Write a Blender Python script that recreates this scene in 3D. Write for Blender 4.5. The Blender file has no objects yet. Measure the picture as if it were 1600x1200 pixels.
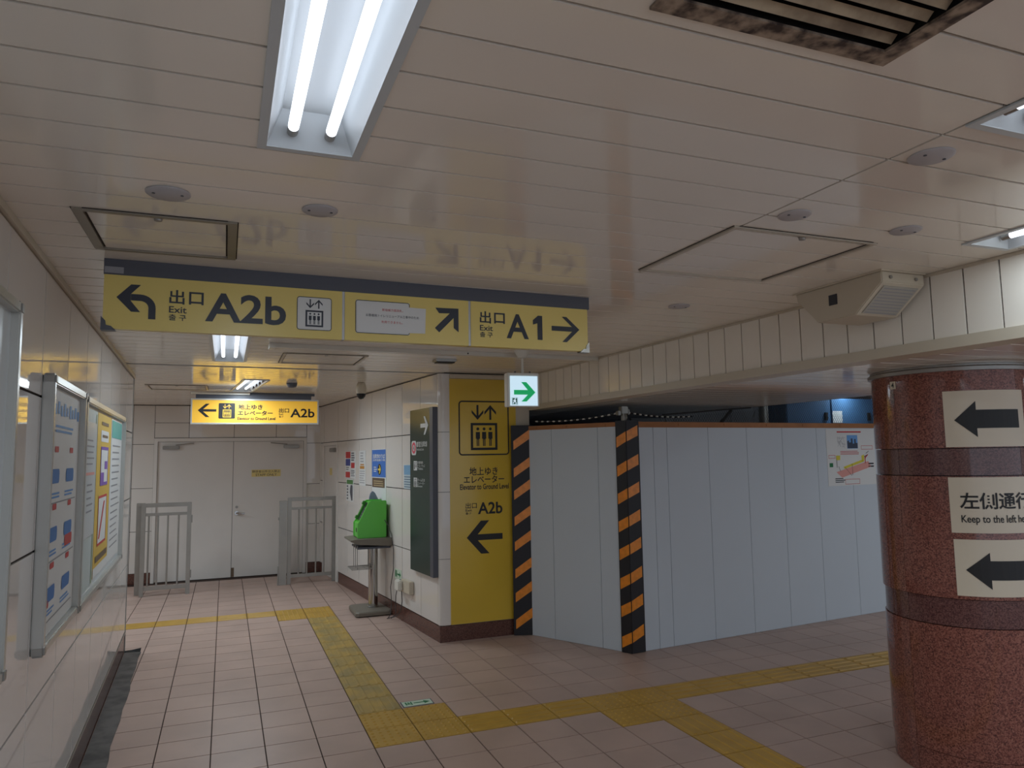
import bpy, bmesh, math, random
from mathutils import Vector, Matrix
random.seed(7)
scene = bpy.context.scene
COL = scene.collection
PI = math.pi

# ------------------------------------------------------------------ camera, world, exposure
CAM = Vector((-0.8571, -4.4632, 1.7082))
YAW, PITCH, ROLL, FPX = 0.3763, 0.0975, -0.0160, 1133.6
fw = Vector((math.sin(YAW) * math.cos(PITCH), math.cos(YAW) * math.cos(PITCH), math.sin(PITCH)))
rt0 = Vector((math.cos(YAW), -math.sin(YAW), 0)); up0 = rt0.cross(fw)
rt = rt0 * math.cos(ROLL) + up0 * math.sin(ROLL); up = -rt0 * math.sin(ROLL) + up0 * math.cos(ROLL)
cd = bpy.data.cameras.new('camera'); cam = bpy.data.objects.new('camera', cd); COL.objects.link(cam)
cd.sensor_width = 36.0; cd.lens = 36.0 * FPX / 1600.0; cd.clip_start = 0.05; cd.clip_end = 100
m = Matrix((rt, up, -fw)).transposed().to_4x4(); m.translation = CAM; cam.matrix_world = m
scene.camera = cam
w = bpy.data.worlds.new('world'); scene.world = w; w.use_nodes = True
w.node_tree.nodes['Background'].inputs[0].default_value = (0.74, 0.86, 1.02, 1)  # even bluish fill light, added to lift the ceiling and hoarding
w.node_tree.nodes['Background'].inputs[1].default_value = 1.0
scene.view_settings.view_transform = 'Standard'; scene.view_settings.look = 'None'
scene.view_settings.gamma = 1.0; scene.view_settings.use_curve_mapping = False
scene.view_settings.exposure = 0.05
TUBE = 2.2            # emission strength of the fluorescent tubes
LAMP_W = 14.0         # light each twin tube fitting throws into the room, watts

def proj(p):
    d = Vector(p) - CAM; z = d.dot(fw)
    if z < 0.05: return None
    return (800 + FPX * d.dot(rt) / z, 600 - FPX * d.dot(up) / z)

# ------------------------------------------------------------------ materials
def lin(c):
    return tuple(((x / 255) / 12.92 if x / 255 <= 0.04045 else ((x / 255 + 0.055) / 1.055) ** 2.4) for x in c) + (1,)
MATS = {}
def mat(name, rgb, rough=0.5, metal=0.0, spec=0.5, var=0.0, vscale=3.0, bump=0.0, bscale=40.0, emit=0.0, coat=0.0, objvar=0.0, rgb2=None, stretch=None):
    if name in MATS: return MATS[name]
    M = bpy.data.materials.new(name); M.use_nodes = True; MATS[name] = M
    nt = M.node_tree; b = nt.nodes['Principled BSDF']; c = lin(rgb)
    b.inputs['Base Color'].default_value = c; b.inputs['Roughness'].default_value = rough
    b.inputs['Metallic'].default_value = metal; b.inputs['Specular IOR Level'].default_value = spec
    if coat: b.inputs['Coat Weight'].default_value = coat; b.inputs['Coat Roughness'].default_value = 0.05
    if emit:
        b.inputs['Emission Color'].default_value = c; b.inputs['Emission Strength'].default_value = emit
    if var or objvar or rgb2:
        g = nt.nodes.new('ShaderNodeNewGeometry'); vec = g.outputs['Position']
        if stretch:
            mp = nt.nodes.new('ShaderNodeVectorMath'); mp.operation = 'MULTIPLY'; mp.inputs[1].default_value = stretch
            nt.links.new(vec, mp.inputs[0]); vec = mp.outputs[0]
        n = nt.nodes.new('ShaderNodeTexNoise'); n.inputs['Scale'].default_value = vscale; n.inputs['Detail'].default_value = 5
        nt.links.new(vec, n.inputs['Vector'])
        mx = nt.nodes.new('ShaderNodeMix'); mx.data_type = 'RGBA'
        c2 = lin(rgb2) if rgb2 else tuple(x * (1 - var) for x in c[:3]) + (1,)
        mx.inputs['A'].default_value = c; mx.inputs['B'].default_value = c2
        mr = nt.nodes.new('ShaderNodeMapRange'); mr.inputs['From Min'].default_value = 0.38; mr.inputs['From Max'].default_value = 0.64
        nt.links.new(n.outputs['Fac'], mr.inputs['Value']); nt.links.new(mr.outputs['Result'], mx.inputs['Factor'])
        out = mx.outputs['Result']
        if objvar:
            oi = nt.nodes.new('ShaderNodeObjectInfo'); hs = nt.nodes.new('ShaderNodeHueSaturation')
            m2 = nt.nodes.new('ShaderNodeMapRange'); m2.inputs['To Min'].default_value = 1 - objvar; m2.inputs['To Max'].default_value = 1 + objvar
            nt.links.new(oi.outputs['Random'], m2.inputs['Value']); nt.links.new(m2.outputs['Result'], hs.inputs['Value'])
            nt.links.new(out, hs.inputs['Color']); out = hs.outputs['Color']
        nt.links.new(out, b.inputs['Base Color'])
    if bump:
        g2 = nt.nodes.new('ShaderNodeNewGeometry'); n2 = nt.nodes.new('ShaderNodeTexNoise'); n2.inputs['Scale'].default_value = bscale
        nt.links.new(g2.outputs['Position'], n2.inputs['Vector'])
        bp = nt.nodes.new('ShaderNodeBump'); bp.inputs['Strength'].default_value = bump; bp.inputs['Distance'].default_value = 0.01
        nt.links.new(n2.outputs['Fac'], bp.inputs['Height']); nt.links.new(bp.outputs['Normal'], b.inputs['Normal'])
    return M
def granite(name, a, b_, c_, scale, rough):
    M = bpy.data.materials.new(name); M.use_nodes = True; MATS[name] = M
    nt = M.node_tree; b = nt.nodes['Principled BSDF']; b.inputs['Roughness'].default_value = rough
    g = nt.nodes.new('ShaderNodeNewGeometry')
    v = nt.nodes.new('ShaderNodeTexVoronoi'); v.inputs['Scale'].default_value = scale
    n = nt.nodes.new('ShaderNodeTexNoise'); n.inputs['Scale'].default_value = scale * 0.6; n.inputs['Detail'].default_value = 4
    nt.links.new(g.outputs['Position'], v.inputs['Vector']); nt.links.new(g.outputs['Position'], n.inputs['Vector'])
    r = nt.nodes.new('ShaderNodeValToRGB'); e = r.color_ramp.elements
    e[0].position = 0.1; e[0].color = lin(a); e[1].position = 0.9; e[1].color = lin(c_)
    k = e.new(0.45); k.color = lin(b_)
    sp = nt.nodes.new('ShaderNodeSeparateColor'); nt.links.new(v.outputs['Color'], sp.inputs[0])
    mm = nt.nodes.new('ShaderNodeMath'); mm.operation = 'MULTIPLY_ADD'; mm.inputs[1].default_value = 0.6
    m3 = nt.nodes.new('ShaderNodeMath'); m3.operation = 'MULTIPLY'; m3.inputs[1].default_value = 0.4
    nt.links.new(n.outputs['Fac'], m3.inputs[0]); nt.links.new(sp.outputs[0], mm.inputs[0]); nt.links.new(m3.outputs[0], mm.inputs[2])
    nt.links.new(mm.outputs[0], r.inputs['Fac']); nt.links.new(r.outputs['Color'], b.inputs['Base Color'])
    return M

M_CEIL = mat('ceiling_enamel', (246, 237, 224), 0.09, var=0.05, vscale=1.2, objvar=0.015)
M_GAP = mat('joint_dark', (48, 38, 34), 0.8)
M_WALL = mat('wall_enamel', (230, 223, 216), 0.035, var=0.04, vscale=0.8)
M_TILE = mat('floor_tile', (194, 166, 153), 0.42, var=0.13, vscale=2.2, objvar=0.04, bump=0.03, bscale=120)
M_GROUT = mat('grout', (70, 52, 44), 0.9)
M_YEL1 = mat('tactile_yellow', (196, 154, 66), 0.45, var=0.12, vscale=5)
M_YEL2 = mat('tactile_worn', (188, 154, 78), 0.5, rgb2=(158, 138, 88), vscale=5)
M_GRAN = granite('column_granite', (64, 36, 34), (132, 78, 68), (170, 114, 98), 170, 0.1)
M_GRAND = granite('column_band_granite', (62, 40, 40), (104, 68, 66), (134, 96, 90), 190, 0.1)
M_BASE = granite('baseboard_granite', (58, 34, 30), (96, 62, 54), (122, 86, 74), 160, 0.2)
M_STEEL = mat('stainless', (168, 164, 158), 0.32, metal=0.9, var=0.06, vscale=8)
M_STEELD = mat('rail_steel', (160, 156, 150), 0.38, metal=0.45, var=0.08, vscale=8)
M_ALU = mat('frame_aluminium', (190, 188, 182), 0.28, metal=0.35)
M_CHROME = mat('chrome', (190, 190, 188), 0.12, metal=1.0)
M_DOOR = mat('door_paint', (230, 224, 218), 0.35, var=0.06, vscale=1.5)
M_WHITE = mat('white_plastic', (226, 222, 212), 0.35)
M_CREAM = mat('cream_plastic', (206, 194, 174), 0.4)
M_SIGNY = mat('sign_yellow', (236, 212, 124), 0.28, var=0.04, vscale=2)
M_PANELY = mat('panel_yellow', (224, 188, 66), 0.15, var=0.06, vscale=1.5)
M_INK = mat('sign_ink', (38, 40, 52), 0.35)
M_BLACK = mat('black', (24, 23, 24), 0.5)
M_SIGNG = mat('sign_grey', (84, 86, 96), 0.4)
M_PAPER = mat('paper_white', (226, 226, 224), 0.55)
M_HOARD = mat('hoarding_white', (206, 214, 222), 0.42, var=0.03, vscale=1.2)
M_TAPE = mat('hoarding_capping', (176, 118, 72), 0.6, var=0.15, vscale=6)
M_PAD = mat('guard_black', (28, 27, 33), 0.5, bump=0.02, bscale=30)
M_ORANGE = mat('guard_orange', (250, 150, 40), 0.3, var=0.16, vscale=25)
M_RUST = mat('vent_grille', (190, 172, 144), 0.6, rgb2=(128, 110, 90), vscale=10)
M_VENTR = mat('vent_rim', (170, 150, 130), 0.6, rgb2=(62, 48, 42), vscale=30)
M_DARK = mat('duct_dark', (16, 14, 13), 0.9)
M_GREEN = mat('phone_green', (98, 196, 70), 0.3)
M_DGREEN = mat('directory_green', (30, 58, 50), 0.25)
M_RED = mat('print_red', (200, 60, 60), 0.5)
M_BLUE = mat('print_blue', (70, 120, 200), 0.5)
M_LBLUE = mat('print_light_blue', (130, 175, 210), 0.5)
M_TEAL = mat('print_teal', (90, 180, 170), 0.5)
M_PURP = mat('print_purple', (130, 90, 180), 0.5)
M_PINK = mat('print_pink', (228, 160, 150), 0.5)
M_GREY = mat('print_grey', (150, 150, 155), 0.5)
M_BROWN = mat('print_brown', (110, 90, 70), 0.5)
M_SGREEN = mat('exit_green', (20, 120, 70), 0.4)
M_GLOW = mat('sticker_glow', (205, 222, 200), 0.4)
M_MAT = mat('rubber_sheet', (98, 92, 88), 0.6, rgb2=(62, 57, 54), vscale=7)
M_TRAY = mat('tray_grey', (120, 112, 100), 0.5)
M_DISC = mat('disc_grey', (188, 184, 186), 0.5)
M_TUBE = mat('tube_glow', (238, 244, 255), 0.4, emit=TUBE)
M_REFL = mat('reflector_white', (205, 210, 212), 0.35)
M_NAVY = mat('site_wall', (96, 102, 118), 0.6, var=0.3, vscale=1.5)
M_SITEB = mat('site_blue', (76, 118, 158), 0.5, var=0.3, vscale=1.2)
M_PIPE = mat('galvanised', (150, 148, 140), 0.4, metal=0.6)
M_CABLE = mat('cable', (70, 66, 64), 0.5)
M_LITY = mat('lit_sign_yellow', (248, 190, 62), 0.35, emit=0.2)
M_LITW = mat('lit_exit_white', (206, 234, 250), 0.35, emit=0.75)
M_LITG = mat('lit_exit_green', (20, 190, 110), 0.35, emit=0.4)
M_SPEAK = mat('speaker_grille', (176, 170, 160), 0.6)

# ------------------------------------------------------------------ mesh building
ORG = {}
class Fr:
    """a vertical working plane: s to the viewer's right, d out towards the viewer, z up"""
    def __init__(s, o, ex):
        s.o = Vector(o); s.ex = Vector(ex).normalized(); s.ez = Vector((0, 0, 1)); s.n = s.ex.cross(s.ez)
    def P(s, a, d, z): return s.o + s.ex * a + s.n * d + s.ez * z
class Cyl:
    """wraps a plane round a column"""
    def __init__(s, c, R, th): s.c = c; s.R = R; s.th = th
    def P(s, a, d, z):
        t = s.th + a / s.R; r = s.R + d
        return Vector((s.c[0] + r * math.cos(t), s.c[1] + r * math.sin(t), z))
class Plain:
    def P(s, a, d, z): return Vector((a, d, z))
W = Plain()
class Rot:
    """world frame turned about a vertical axis"""
    def __init__(s, cx, cy, a): s.cx, s.cy, s.c, s.s = cx, cy, math.cos(a), math.sin(a)
    def P(s, x, y, z):
        x -= s.cx; y -= s.cy
        return Vector((s.cx + x * s.c - y * s.s, s.cy + x * s.s + y * s.c, z))

class MB:
    def __init__(s, fr=W): s.v = []; s.f = []; s.fr = fr
    def P(s, *a): s.v.append(s.fr.P(*a)); return len(s.v) - 1
    def box(s, a0, a1, d0, d1, z0, z1):
        i = [s.P(a, d, z) for z in (z0, z1) for d in (d0, d1) for a in (a0, a1)]
        for q in ((0, 1, 3, 2), (4, 6, 7, 5), (0, 4, 5, 1), (2, 3, 7, 6), (0, 2, 6, 4), (1, 5, 7, 3)): s.f.append([i[k] for k in q])
        return s
    def poly(s, pts, d): s.f.append([s.P(a, d, z) for a, z in pts]); return s
    def rect(s, a0, a1, z0, z1, d): return s.poly([(a0, z0), (a1, z0), (a1, z1), (a0, z1)], d)
    def prism(s, pts, d0, d1):
        n = len(pts); A = [s.P(a, d0, z) for a, z in pts]; B = [s.P(a, d1, z) for a, z in pts]
        s.f.append(A); s.f.append(B[::-1])
        for k in range(n): s.f.append([A[k], A[(k + 1) % n], B[(k + 1) % n], B[k]])
        return s
    def ring(s, a0, a1, z0, z1, t, d, r=0.0, n=5):
        def rr(a0, a1, z0, z1, r):
            p = []
            for cx, cz, q in ((a1 - r, z1 - r, 0), (a0 + r, z1 - r, 1), (a0 + r, z0 + r, 2), (a1 - r, z0 + r, 3)):
                for k in range(n + 1): t_ = (q + k / n) * PI / 2; p.append((cx + r * math.cos(t_), cz + r * math.sin(t_)))
            return p
        O = rr(a0, a1, z0, z1, max(r, 1e-4)); I = rr(a0 + t, a1 - t, z0 + t, z1 - t, max(r - t, 5e-5))
        A = [s.P(a, d, z) for a, z in O]; B = [s.P(a, d, z) for a, z in I]
        for k in range(len(A)): s.f.append([A[k], A[(k + 1) % len(A)], B[(k + 1) % len(A)], B[k]])
        return s
    def rrect(s, a0, a1, z0, z1, r, d, n=5):
        p = []
        for cx, cz, q in ((a1 - r, z1 - r, 0), (a0 + r, z1 - r, 1), (a0 + r, z0 + r, 2), (a1 - r, z0 + r, 3)):
            for k in range(n + 1): t_ = (q + k / n) * PI / 2; p.append((cx + r * math.cos(t_), cz + r * math.sin(t_)))
        return s.poly(p, d)
    def disc(s, a, z, r, d, n=20): return s.poly([(a + r * math.cos(2 * PI * k / n), z + r * math.sin(2 * PI * k / n)) for k in range(n)], d)
    def cyl(s, p0, p1, r0, r1=None, n=14, cap=True):
        r1 = r0 if r1 is None else r1; p0 = Vector(p0); p1 = Vector(p1); ax = (p1 - p0).normalized()
        u = ax.orthogonal().normalized(); v = ax.cross(u); A = []; B = []
        for k in range(n):
            q = u * math.cos(2 * PI * k / n) + v * math.sin(2 * PI * k / n)
            A.append(len(s.v)); s.v.append(p0 + q * r0); B.append(len(s.v)); s.v.append(p1 + q * r1)
        for k in range(n): s.f.append([A[k], A[(k + 1) % n], B[(k + 1) % n], B[k]])
        if cap: s.f.append(A[::-1]); s.f.append(B)
        return s
    def lathe(s, c, prof, n=24):
        R = []
        for r, z in prof:
            R.append([len(s.v) + k for k in range(n)])
            for k in range(n): s.v.append(Vector((c[0] + r * math.cos(2 * PI * k / n), c[1] + r * math.sin(2 * PI * k / n), z)))
        for i in range(len(R) - 1):
            for k in range(n): s.f.append([R[i][k], R[i][(k + 1) % n], R[i + 1][(k + 1) % n], R[i + 1][k]])
        s.f.append(R[0][::-1]); s.f.append(R[-1])
        return s
    def tube(s, pts, r, n=6):
        pts = [Vector(p) for p in pts]; rings = []
        for i, p in enumerate(pts):
            t = (pts[min(i + 1, len(pts) - 1)] - pts[max(i - 1, 0)]).normalized()
            u = t.orthogonal().normalized() if i == 0 else (u - t * u.dot(t)).normalized()
            v = t.cross(u); rings.append([len(s.v) + k for k in range(n)])
            for k in range(n): s.v.append(p + (u * math.cos(2 * PI * k / n) + v * math.sin(2 * PI * k / n)) * r)
        for i in range(len(rings) - 1):
            for k in range(n): s.f.append([rings[i][k], rings[i][(k + 1) % n], rings[i + 1][(k + 1) % n], rings[i + 1][k]])
        s.f.append(rings[0][::-1]); s.f.append(rings[-1])
        return s
    def text(s, body, a0, a1, z0, z1, d, bold=0.0):
        V, Fc, bb = text_mesh(body, bold); sx = (a1 - a0) / (bb[2] - bb[0]); sz = (z1 - z0) / (bb[3] - bb[1]); o = len(s.v)
        for x, y in V: s.v.append(s.fr.P(a0 + (x - bb[0]) * sx, d, z0 + (y - bb[1]) * sz))
        for f in Fc: s.f.append([o + k for k in f])
        return s
    def build(s, name, material, parent=None, smooth=False, bevel=0.0, solid=True, kind=None):
        org = sum(s.v, Vector()) / len(s.v); org = Vector((org.x, org.y, min(p.z for p in s.v)))
        me = bpy.data.meshes.new(name); me.from_pydata([p - org for p in s.v], [], s.f)
        if solid:
            bm = bmesh.new(); bm.from_mesh(me)
            bmesh.ops.recalc_face_normals(bm, faces=bm.faces)
            if bevel: bmesh.ops.bevel(bm, geom=bm.edges[:], offset=bevel, segments=2, affect='EDGES', clamp_overlap=True)
            bm.to_mesh(me); bm.free()
        if smooth:
            me.shade_smooth()
            try: me.set_sharp_from_angle(angle=math.radians(40))
            except Exception: pass
        me.materials.append(material)
        return link(name, me, org, parent, kind or ('stuff' if name == 'printed_lines' else None))
def link(name, me, org, parent=None, kind=None):
    o = bpy.data.objects.new(name, me); COL.objects.link(o)
    put(o, org, parent)
    if kind: o['kind'] = kind
    return o
def put(o, org, parent=None):
    org = Vector(org); ORG[o.name] = org
    if parent: o.parent = parent; o.location = org - ORG[parent.name]
    else: o.location = org
def thing(name, loc, label, cat, group=None):
    o = bpy.data.objects.new(name, None); COL.objects.link(o); o.empty_display_size = 0.05; put(o, loc)
    return tag(o, label, cat, group)
def tag(o, label, cat, group=None):
    o['label'] = label; o['category'] = cat
    if group: o['group'] = group
    return o
def struct(o, label=None):
    o['kind'] = 'structure'
    if label: o['label'] = label
    return o
def sempty(name, loc, label):
    o = bpy.data.objects.new(name, None); COL.objects.link(o); o.empty_display_size = 0.05; put(o, loc)
    return struct(o, label)
def letters(t, fr, m_, d, *rows):
    for body, a0, a1, z0, z1, bold in rows: MB(fr).text(body, a0, a1, z0, z1, d, bold).build('lettering', m_, t, solid=False)
TC = {}
def text_mesh(body, bold):
    k = (body, bold)
    if k in TC: return TC[k]
    c = bpy.data.curves.new('lettering', 'FONT'); c.body = body; c.offset = bold; c.resolution_u = 4
    o = bpy.data.objects.new('lettering', c); COL.objects.link(o); bpy.context.view_layer.update()
    me = bpy.data.meshes.new_from_object(o.evaluated_get(bpy.context.evaluated_depsgraph_get()))
    V = [(v.co.x, v.co.y) for v in me.vertices]; Fc = [list(p.vertices) for p in me.polygons]
    xs = [v[0] for v in V]; ys = [v[1] for v in V]
    bpy.data.objects.remove(o); bpy.data.curves.remove(c); bpy.data.meshes.remove(me)
    TC[k] = (V, Fc, (min(xs), min(ys), max(xs), max(ys))); return TC[k]

# ------------------------------------------------------------------ levels and plans
H = 2.5; SOF = 2.15
LWF = Fr((-1.474, -3.0, 0), (-0.14, 4.55, 0))                 # left wall, s runs towards the back
def lw(y): return (y + 3.0) / math.cos(math.atan2(0.14, 4.55))
RWF = Fr((1.02, 2.18, 0), (0.52, -4.87, 0))                   # right wall, s = 0 at the pillar corner, negative to the back
BWF = Fr((0, 7.05, 0), (1, 0, 0))
PF = Fr((0, 2.18, 0), (1, 0, 0))                              # pillar front
BEAM0, BEAM1 = Vector((1.95, 2.18, 0)), Vector((2.353, -8.5, 0))
BMF = Fr(BEAM0, BEAM1 - BEAM0)                                # beam face, s runs towards the camera
HK = Vector((2.42, 1.13, 0)); HL = Vector((1.86, 2.15, 0)); HR = Vector((7.5, 1.603, 0))

# ------------------------------------------------------------------ floor
fl = sempty('floor', (0, 0, -0.006), 'beige tiled station floor with yellow tactile strips')
b = MB(); b.box(-6.4, 12.4, -8.5, 7.4, -0.1, -0.006); b.build('floor_slab', M_GROUT, fl)
T = 0.3
def yrow(j): return j * T if j <= 6 else 1.8 + (j - 6) * 0.2815
def kindof(i, j):
    if (i, j) in ((0, 0), (1, 0), (0, 1), (1, 1), (5, 0), (6, 0), (5, -1), (6, -1), (0, 13), (0, 14), (-1, 13), (-1, 14)): return 'dot'
    if i == 0 and 2 <= j <= 12: return 'bary2'
    if j == 0 and (2 <= i <= 4 or 7 <= i <= 36): return 'barx'
    if i == 6 and j <= -2: return 'bary'
    if j == 14 and -18 <= i <= -2: return 'barx2'
    return 'plain'
def tile_mesh(kind, ly):
    b = MB(); g = 0.0036; x0, x1, y0, y1 = g, T - g, g, ly - g
    zt = 0.0 if kind == 'plain' else 0.001
    b.box(x0, x1, y0, y1, -0.0085, zt); b.f.pop(0)
    if kind.startswith('bar'):
        for k in range(4):
            c = (k + 0.5) / 4
            if 'y' in kind: a = (c * T - 0.014, c * T + 0.014, 0.012, ly - 0.012)
            else: a = (0.012, T - 0.012, c * ly - 0.014, c * ly + 0.014)
            i = [b.P(x, y, zt) for x, y in ((a[0], a[2]), (a[1], a[2]), (a[1], a[3]), (a[0], a[3]))]
            e = 0.006; t = [b.P(x, y, zt + 0.005) for x, y in ((a[0] + e, a[2] + e), (a[1] - e, a[2] + e), (a[1] - e, a[3] - e), (a[0] + e, a[3] - e))]
            b.f.append(t)
            for q in range(4): b.f.append([i[q], i[(q + 1) % 4], t[(q + 1) % 4], t[q]])
    if kind == 'dot':
        for p in range(6):
            for q in range(6):
                cx, cy = (p + 0.5) / 6 * T, (q + 0.5) / 6 * ly
                i = [b.P(cx + 0.0125 * math.cos(k * PI / 3), cy + 0.0125 * math.sin(k * PI / 3), zt) for k in range(6)]
                t = [b.P(cx + 0.006 * math.cos(k * PI / 3), cy + 0.006 * math.sin(k * PI / 3), zt + 0.005) for k in range(6)]
                b.f.append(t)
                for k in range(6): b.f.append([i[k], i[(k + 1) % 6], t[(k + 1) % 6], t[k]])
    return b
TM = {}
def tile_data(kind, ly):
    k = (kind, round(ly, 3))
    if k not in TM:
        b = tile_mesh(kind, ly); me = bpy.data.meshes.new('floor_tile' if kind == 'plain' else 'tactile_tile'); me.from_pydata(b.v, [], b.f)
        me.materials.append(M_TILE if kind == 'plain' else (M_YEL2 if kind in ('bary2',) else M_YEL1)); TM[k] = me
    return TM[k]
cells = []
def hidden(x, y):
    if x > 1.8 and y > 1.0:
        t = (x - HK.x) / (HR.x - HK.x)
        if x > HK.x and y > HK.y + t * (HR.y - HK.y): return True
        if x <= HK.x and y > HK.y + (HK.x - x) * 1.82: return True
    if 0.75 < x and y > 2.2 and x > 1.02 - (y - 2.18) * 0.1068 + 0.05: return True
    return False
for i in range(-20, 40):
    for j in range(-29, 26):
        x, y, ly = i * T, yrow(j), yrow(j + 1) - yrow(j)
        if y < -8.5 or y + ly > 7.06 or x < -6 or x + T > 12: continue
        if x < -1.8 and y < 2.9: continue
        cx, cy = x + T / 2, y + ly / 2
        pr = [proj((x + a * T, y + c * ly, 0)) for a, c in ((0, 0), (1, 0), (1, 1), (0, 1))]
        area = 0
        if all(pr) and not hidden(cx, cy) and any(0 <= p[0] <= 1600 and 0 <= p[1] <= 1200 for p in pr):
            area = abs(sum(pr[k][0] * pr[(k + 1) % 4][1] - pr[(k + 1) % 4][0] * pr[k][1] for k in range(4))) / 2
            vis = any(0 < p[0] < 1385 and 880 < p[1] < 1200 for p in pr)
            if not vis: area = 0
            if x + T < -1.66 and pr[1][0] < 190: area = 0
        cells.append((area, i, j, x, y, ly, kindof(i, j)))
cells.sort(key=lambda c: -c[0])
npl = 0; rest = MB(); restt = MB()
for area, i, j, x, y, ly, kd in cells:
    if kd != 'plain':
        if area > 0: link('tactile_tile', tile_data(kd, ly), (x, y, 0), fl)
        else:
            o = len(restt.v); q = tile_mesh(kd, ly); restt.v += [p + Vector((x, y, 0)) for p in q.v]; restt.f += [[o + k for k in f] for f in q.f]
    elif area > 0 and npl < 300:
        npl += 1; link('floor_tile', tile_data('plain', ly), (x, y, 0), fl)
    else:
        o = len(rest.v); q = tile_mesh('plain', ly); rest.v += [p + Vector((x, y, 0)) for p in q.v]; rest.f += [[o + k for k in f] for f in q.f]
rest.build('floor_tile', M_TILE, fl, solid=False, kind='stuff')
restt.build('tactile_tile', M_YEL1, fl, solid=False, kind='stuff')

# ------------------------------------------------------------------ ceiling lights (holes first)
LAMP_F = (0.48, 0.45, 0.42, 0.75, 1.7, 0.4, 2.6, 1.0, 1.2, 0.5, 0.7, 0.8)   # per-light factors, set to balance brightness between front, back and right
LIGHTS = [  # cx, cy, length, angle, ceiling height, label
    (-0.670, -3.275, 1.35, 0, H, 'twin tube ceiling light nearest the camera, above the left corridor'),
    (0.950, -3.975, 1.35, 0, H, 'twin tube ceiling light cut off at the upper right edge of the picture'),
    (1.925, -3.235, 1.35, 0, H, 'twin tube ceiling light beside the panelled beam at the right edge'),
    (-0.842, 1.080, 1.36, 0, H, 'twin tube ceiling light just below the front hanging exit sign'),
    (-0.640, 3.900, 1.36, math.radians(5), H, 'slanted twin tube ceiling light in front of the lit back sign'),
    (-0.670, -7.0, 1.35, 0, H, 'twin tube ceiling light behind the camera'),
    (-3.600, 5.0, 1.35, 0, H, 'twin tube ceiling light in the side passage on the left'),
    (5.0, -3.6, 1.35, 0, H, 'twin tube ceiling light to the right of the column'),
    (6.4, -0.9, 1.35, 0, H, 'twin tube ceiling light hidden behind the column'),
    (5.0, -7.0, 1.35, 0, H, 'twin tube ceiling light far behind the camera on the right'),
    (8.6, -3.6, 1.35, 0, H, 'twin tube ceiling light by the far right wall'),
    (6.5, 2.75, 0.9, 0, H, 'added short twin tube light inside the fenced work site'),  # unseen lamp, added to brighten the cabinets and net
]
LW_ = 0.215
VENT = (0.11, -3.80, 0.50, 0.70)     # cx, cy, wx, ly
HOLES = [(cx, cy, LW_, L, a, z) for cx, cy, L, a, z, _ in LIGHTS] + [(VENT[0], VENT[1], VENT[2], VENT[3], 0, H)]
def minus(rects, hole):
    cx, cy, wx, ly, a, _ = hole; out = []
    for x0, x1, y0, y1 in rects:
        h0, h1 = cy - ly / 2, cy + ly / 2
        if y1 <= h0 or y0 >= h1: out.append((x0, x1, y0, y1)); continue
        ya, yb = max(y0, h0), min(y1, h1)
        c0, c1 = cx - math.tan(a) * (ya - cy), cx - math.tan(a) * (yb - cy)
        l, r = max(c0, c1) - wx / 2, min(c0, c1) + wx / 2
        if x1 <= l or x0 >= r: out.append((x0, x1, y0, y1)); continue
        if y0 < h0: out.append((x0, x1, y0, h0))
        if y1 > h1: out.append((x0, x1, h1, y1))
        if x0 < l: out.append((x0, l, ya, yb))
        if x1 > r: out.append((r, x1, ya, yb))
    return out
def planks(parent, x0f, x1f, y0, y1, z, pitch, phase, breaks, name='ceiling_plank', gap=0.009):
    k = math.floor((y0 - phase) / pitch)
    holes = [h for h in HOLES if h[5] == z]
    while phase + k * pitch < y1:
        a, c = max(y0, phase + k * pitch), min(y1, phase + (k + 1) * pitch); k += 1
        if c - a < 0.02: continue
        ym = (a + c) / 2; xs = [x0f(ym)] + [b_ for b_ in breaks(ym)] + [x1f(ym)]
        for q in range(len(xs) - 1):
            R = [(xs[q] + gap / 2, xs[q + 1] - gap / 2, a + gap / 2, c - gap / 2)]
            for h in holes: R = minus(R, h)
            b = MB()
            for r in R: b.box(r[0], r[1], r[2], r[3], z, z + 0.012)
            if R: b.build(name, M_CEIL, parent)
def slab(parent, x0, x1, y0, y1, z, name):
    R = [(x0, x1, y0, y1)]
    for h in HOLES:
        if h[5] == z: R = minus(R, (h[0], h[1], h[2] - 0.004, h[3] - 0.004, h[4], h[5]))
    # the backing follows the holes of the planks row by row
    b = MB()
    for r in R: b.box(r[0], r[1], r[2], r[3], z + 0.008, z + 0.04)
    b.build(name, M_GAP, parent)
cl = sempty('ceiling', (0, 0, H), 'cream enamelled plank ceiling of the passage')
def slab_rows(parent, x0, x1, y0, y1, z, name):
    b = MB(); n = 60; holes = [h for h in HOLES if h[5] == z]
    for k in range(n):
        R = [(x0, x1, y0 + (y1 - y0) * k / n, y0 + (y1 - y0) * (k + 1) / n)]
        for h in holes: R = minus(R, h)
        for r in R: b.box(r[0], r[1], r[2], r[3], z + 0.008, z + 0.03)
    b.build(name, M_GAP, parent)
slab_rows(cl, -6.0, 2.36, -8.5, 7.05, H, 'ceiling_backing')
def xl(y): return -6.0 if y > 3.02 else -1.474 - 0.0308 * (y + 3.0) - 0.01
def xr(y): return 2.36 if y < 2.18 else 1.02 - (y - 2.18) * 0.1068 + 0.06
def brk(y):
    L = []
    if y > 3.02: L.append(-2.08)
    if y < -1.8: L.append(0.822)
    return L
planks(cl, xl, xr, -8.5, 7.05, H, 0.1630, -2.892, brk)
LX = 4.1
lo = sempty('ceiling', (3, -2, SOF), 'lower glossy plank ceiling right of the beam, over the column and barrier')
slab_rows(lo, 2.40, LX, -8.5, 5.4, SOF, 'ceiling_backing')
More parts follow.
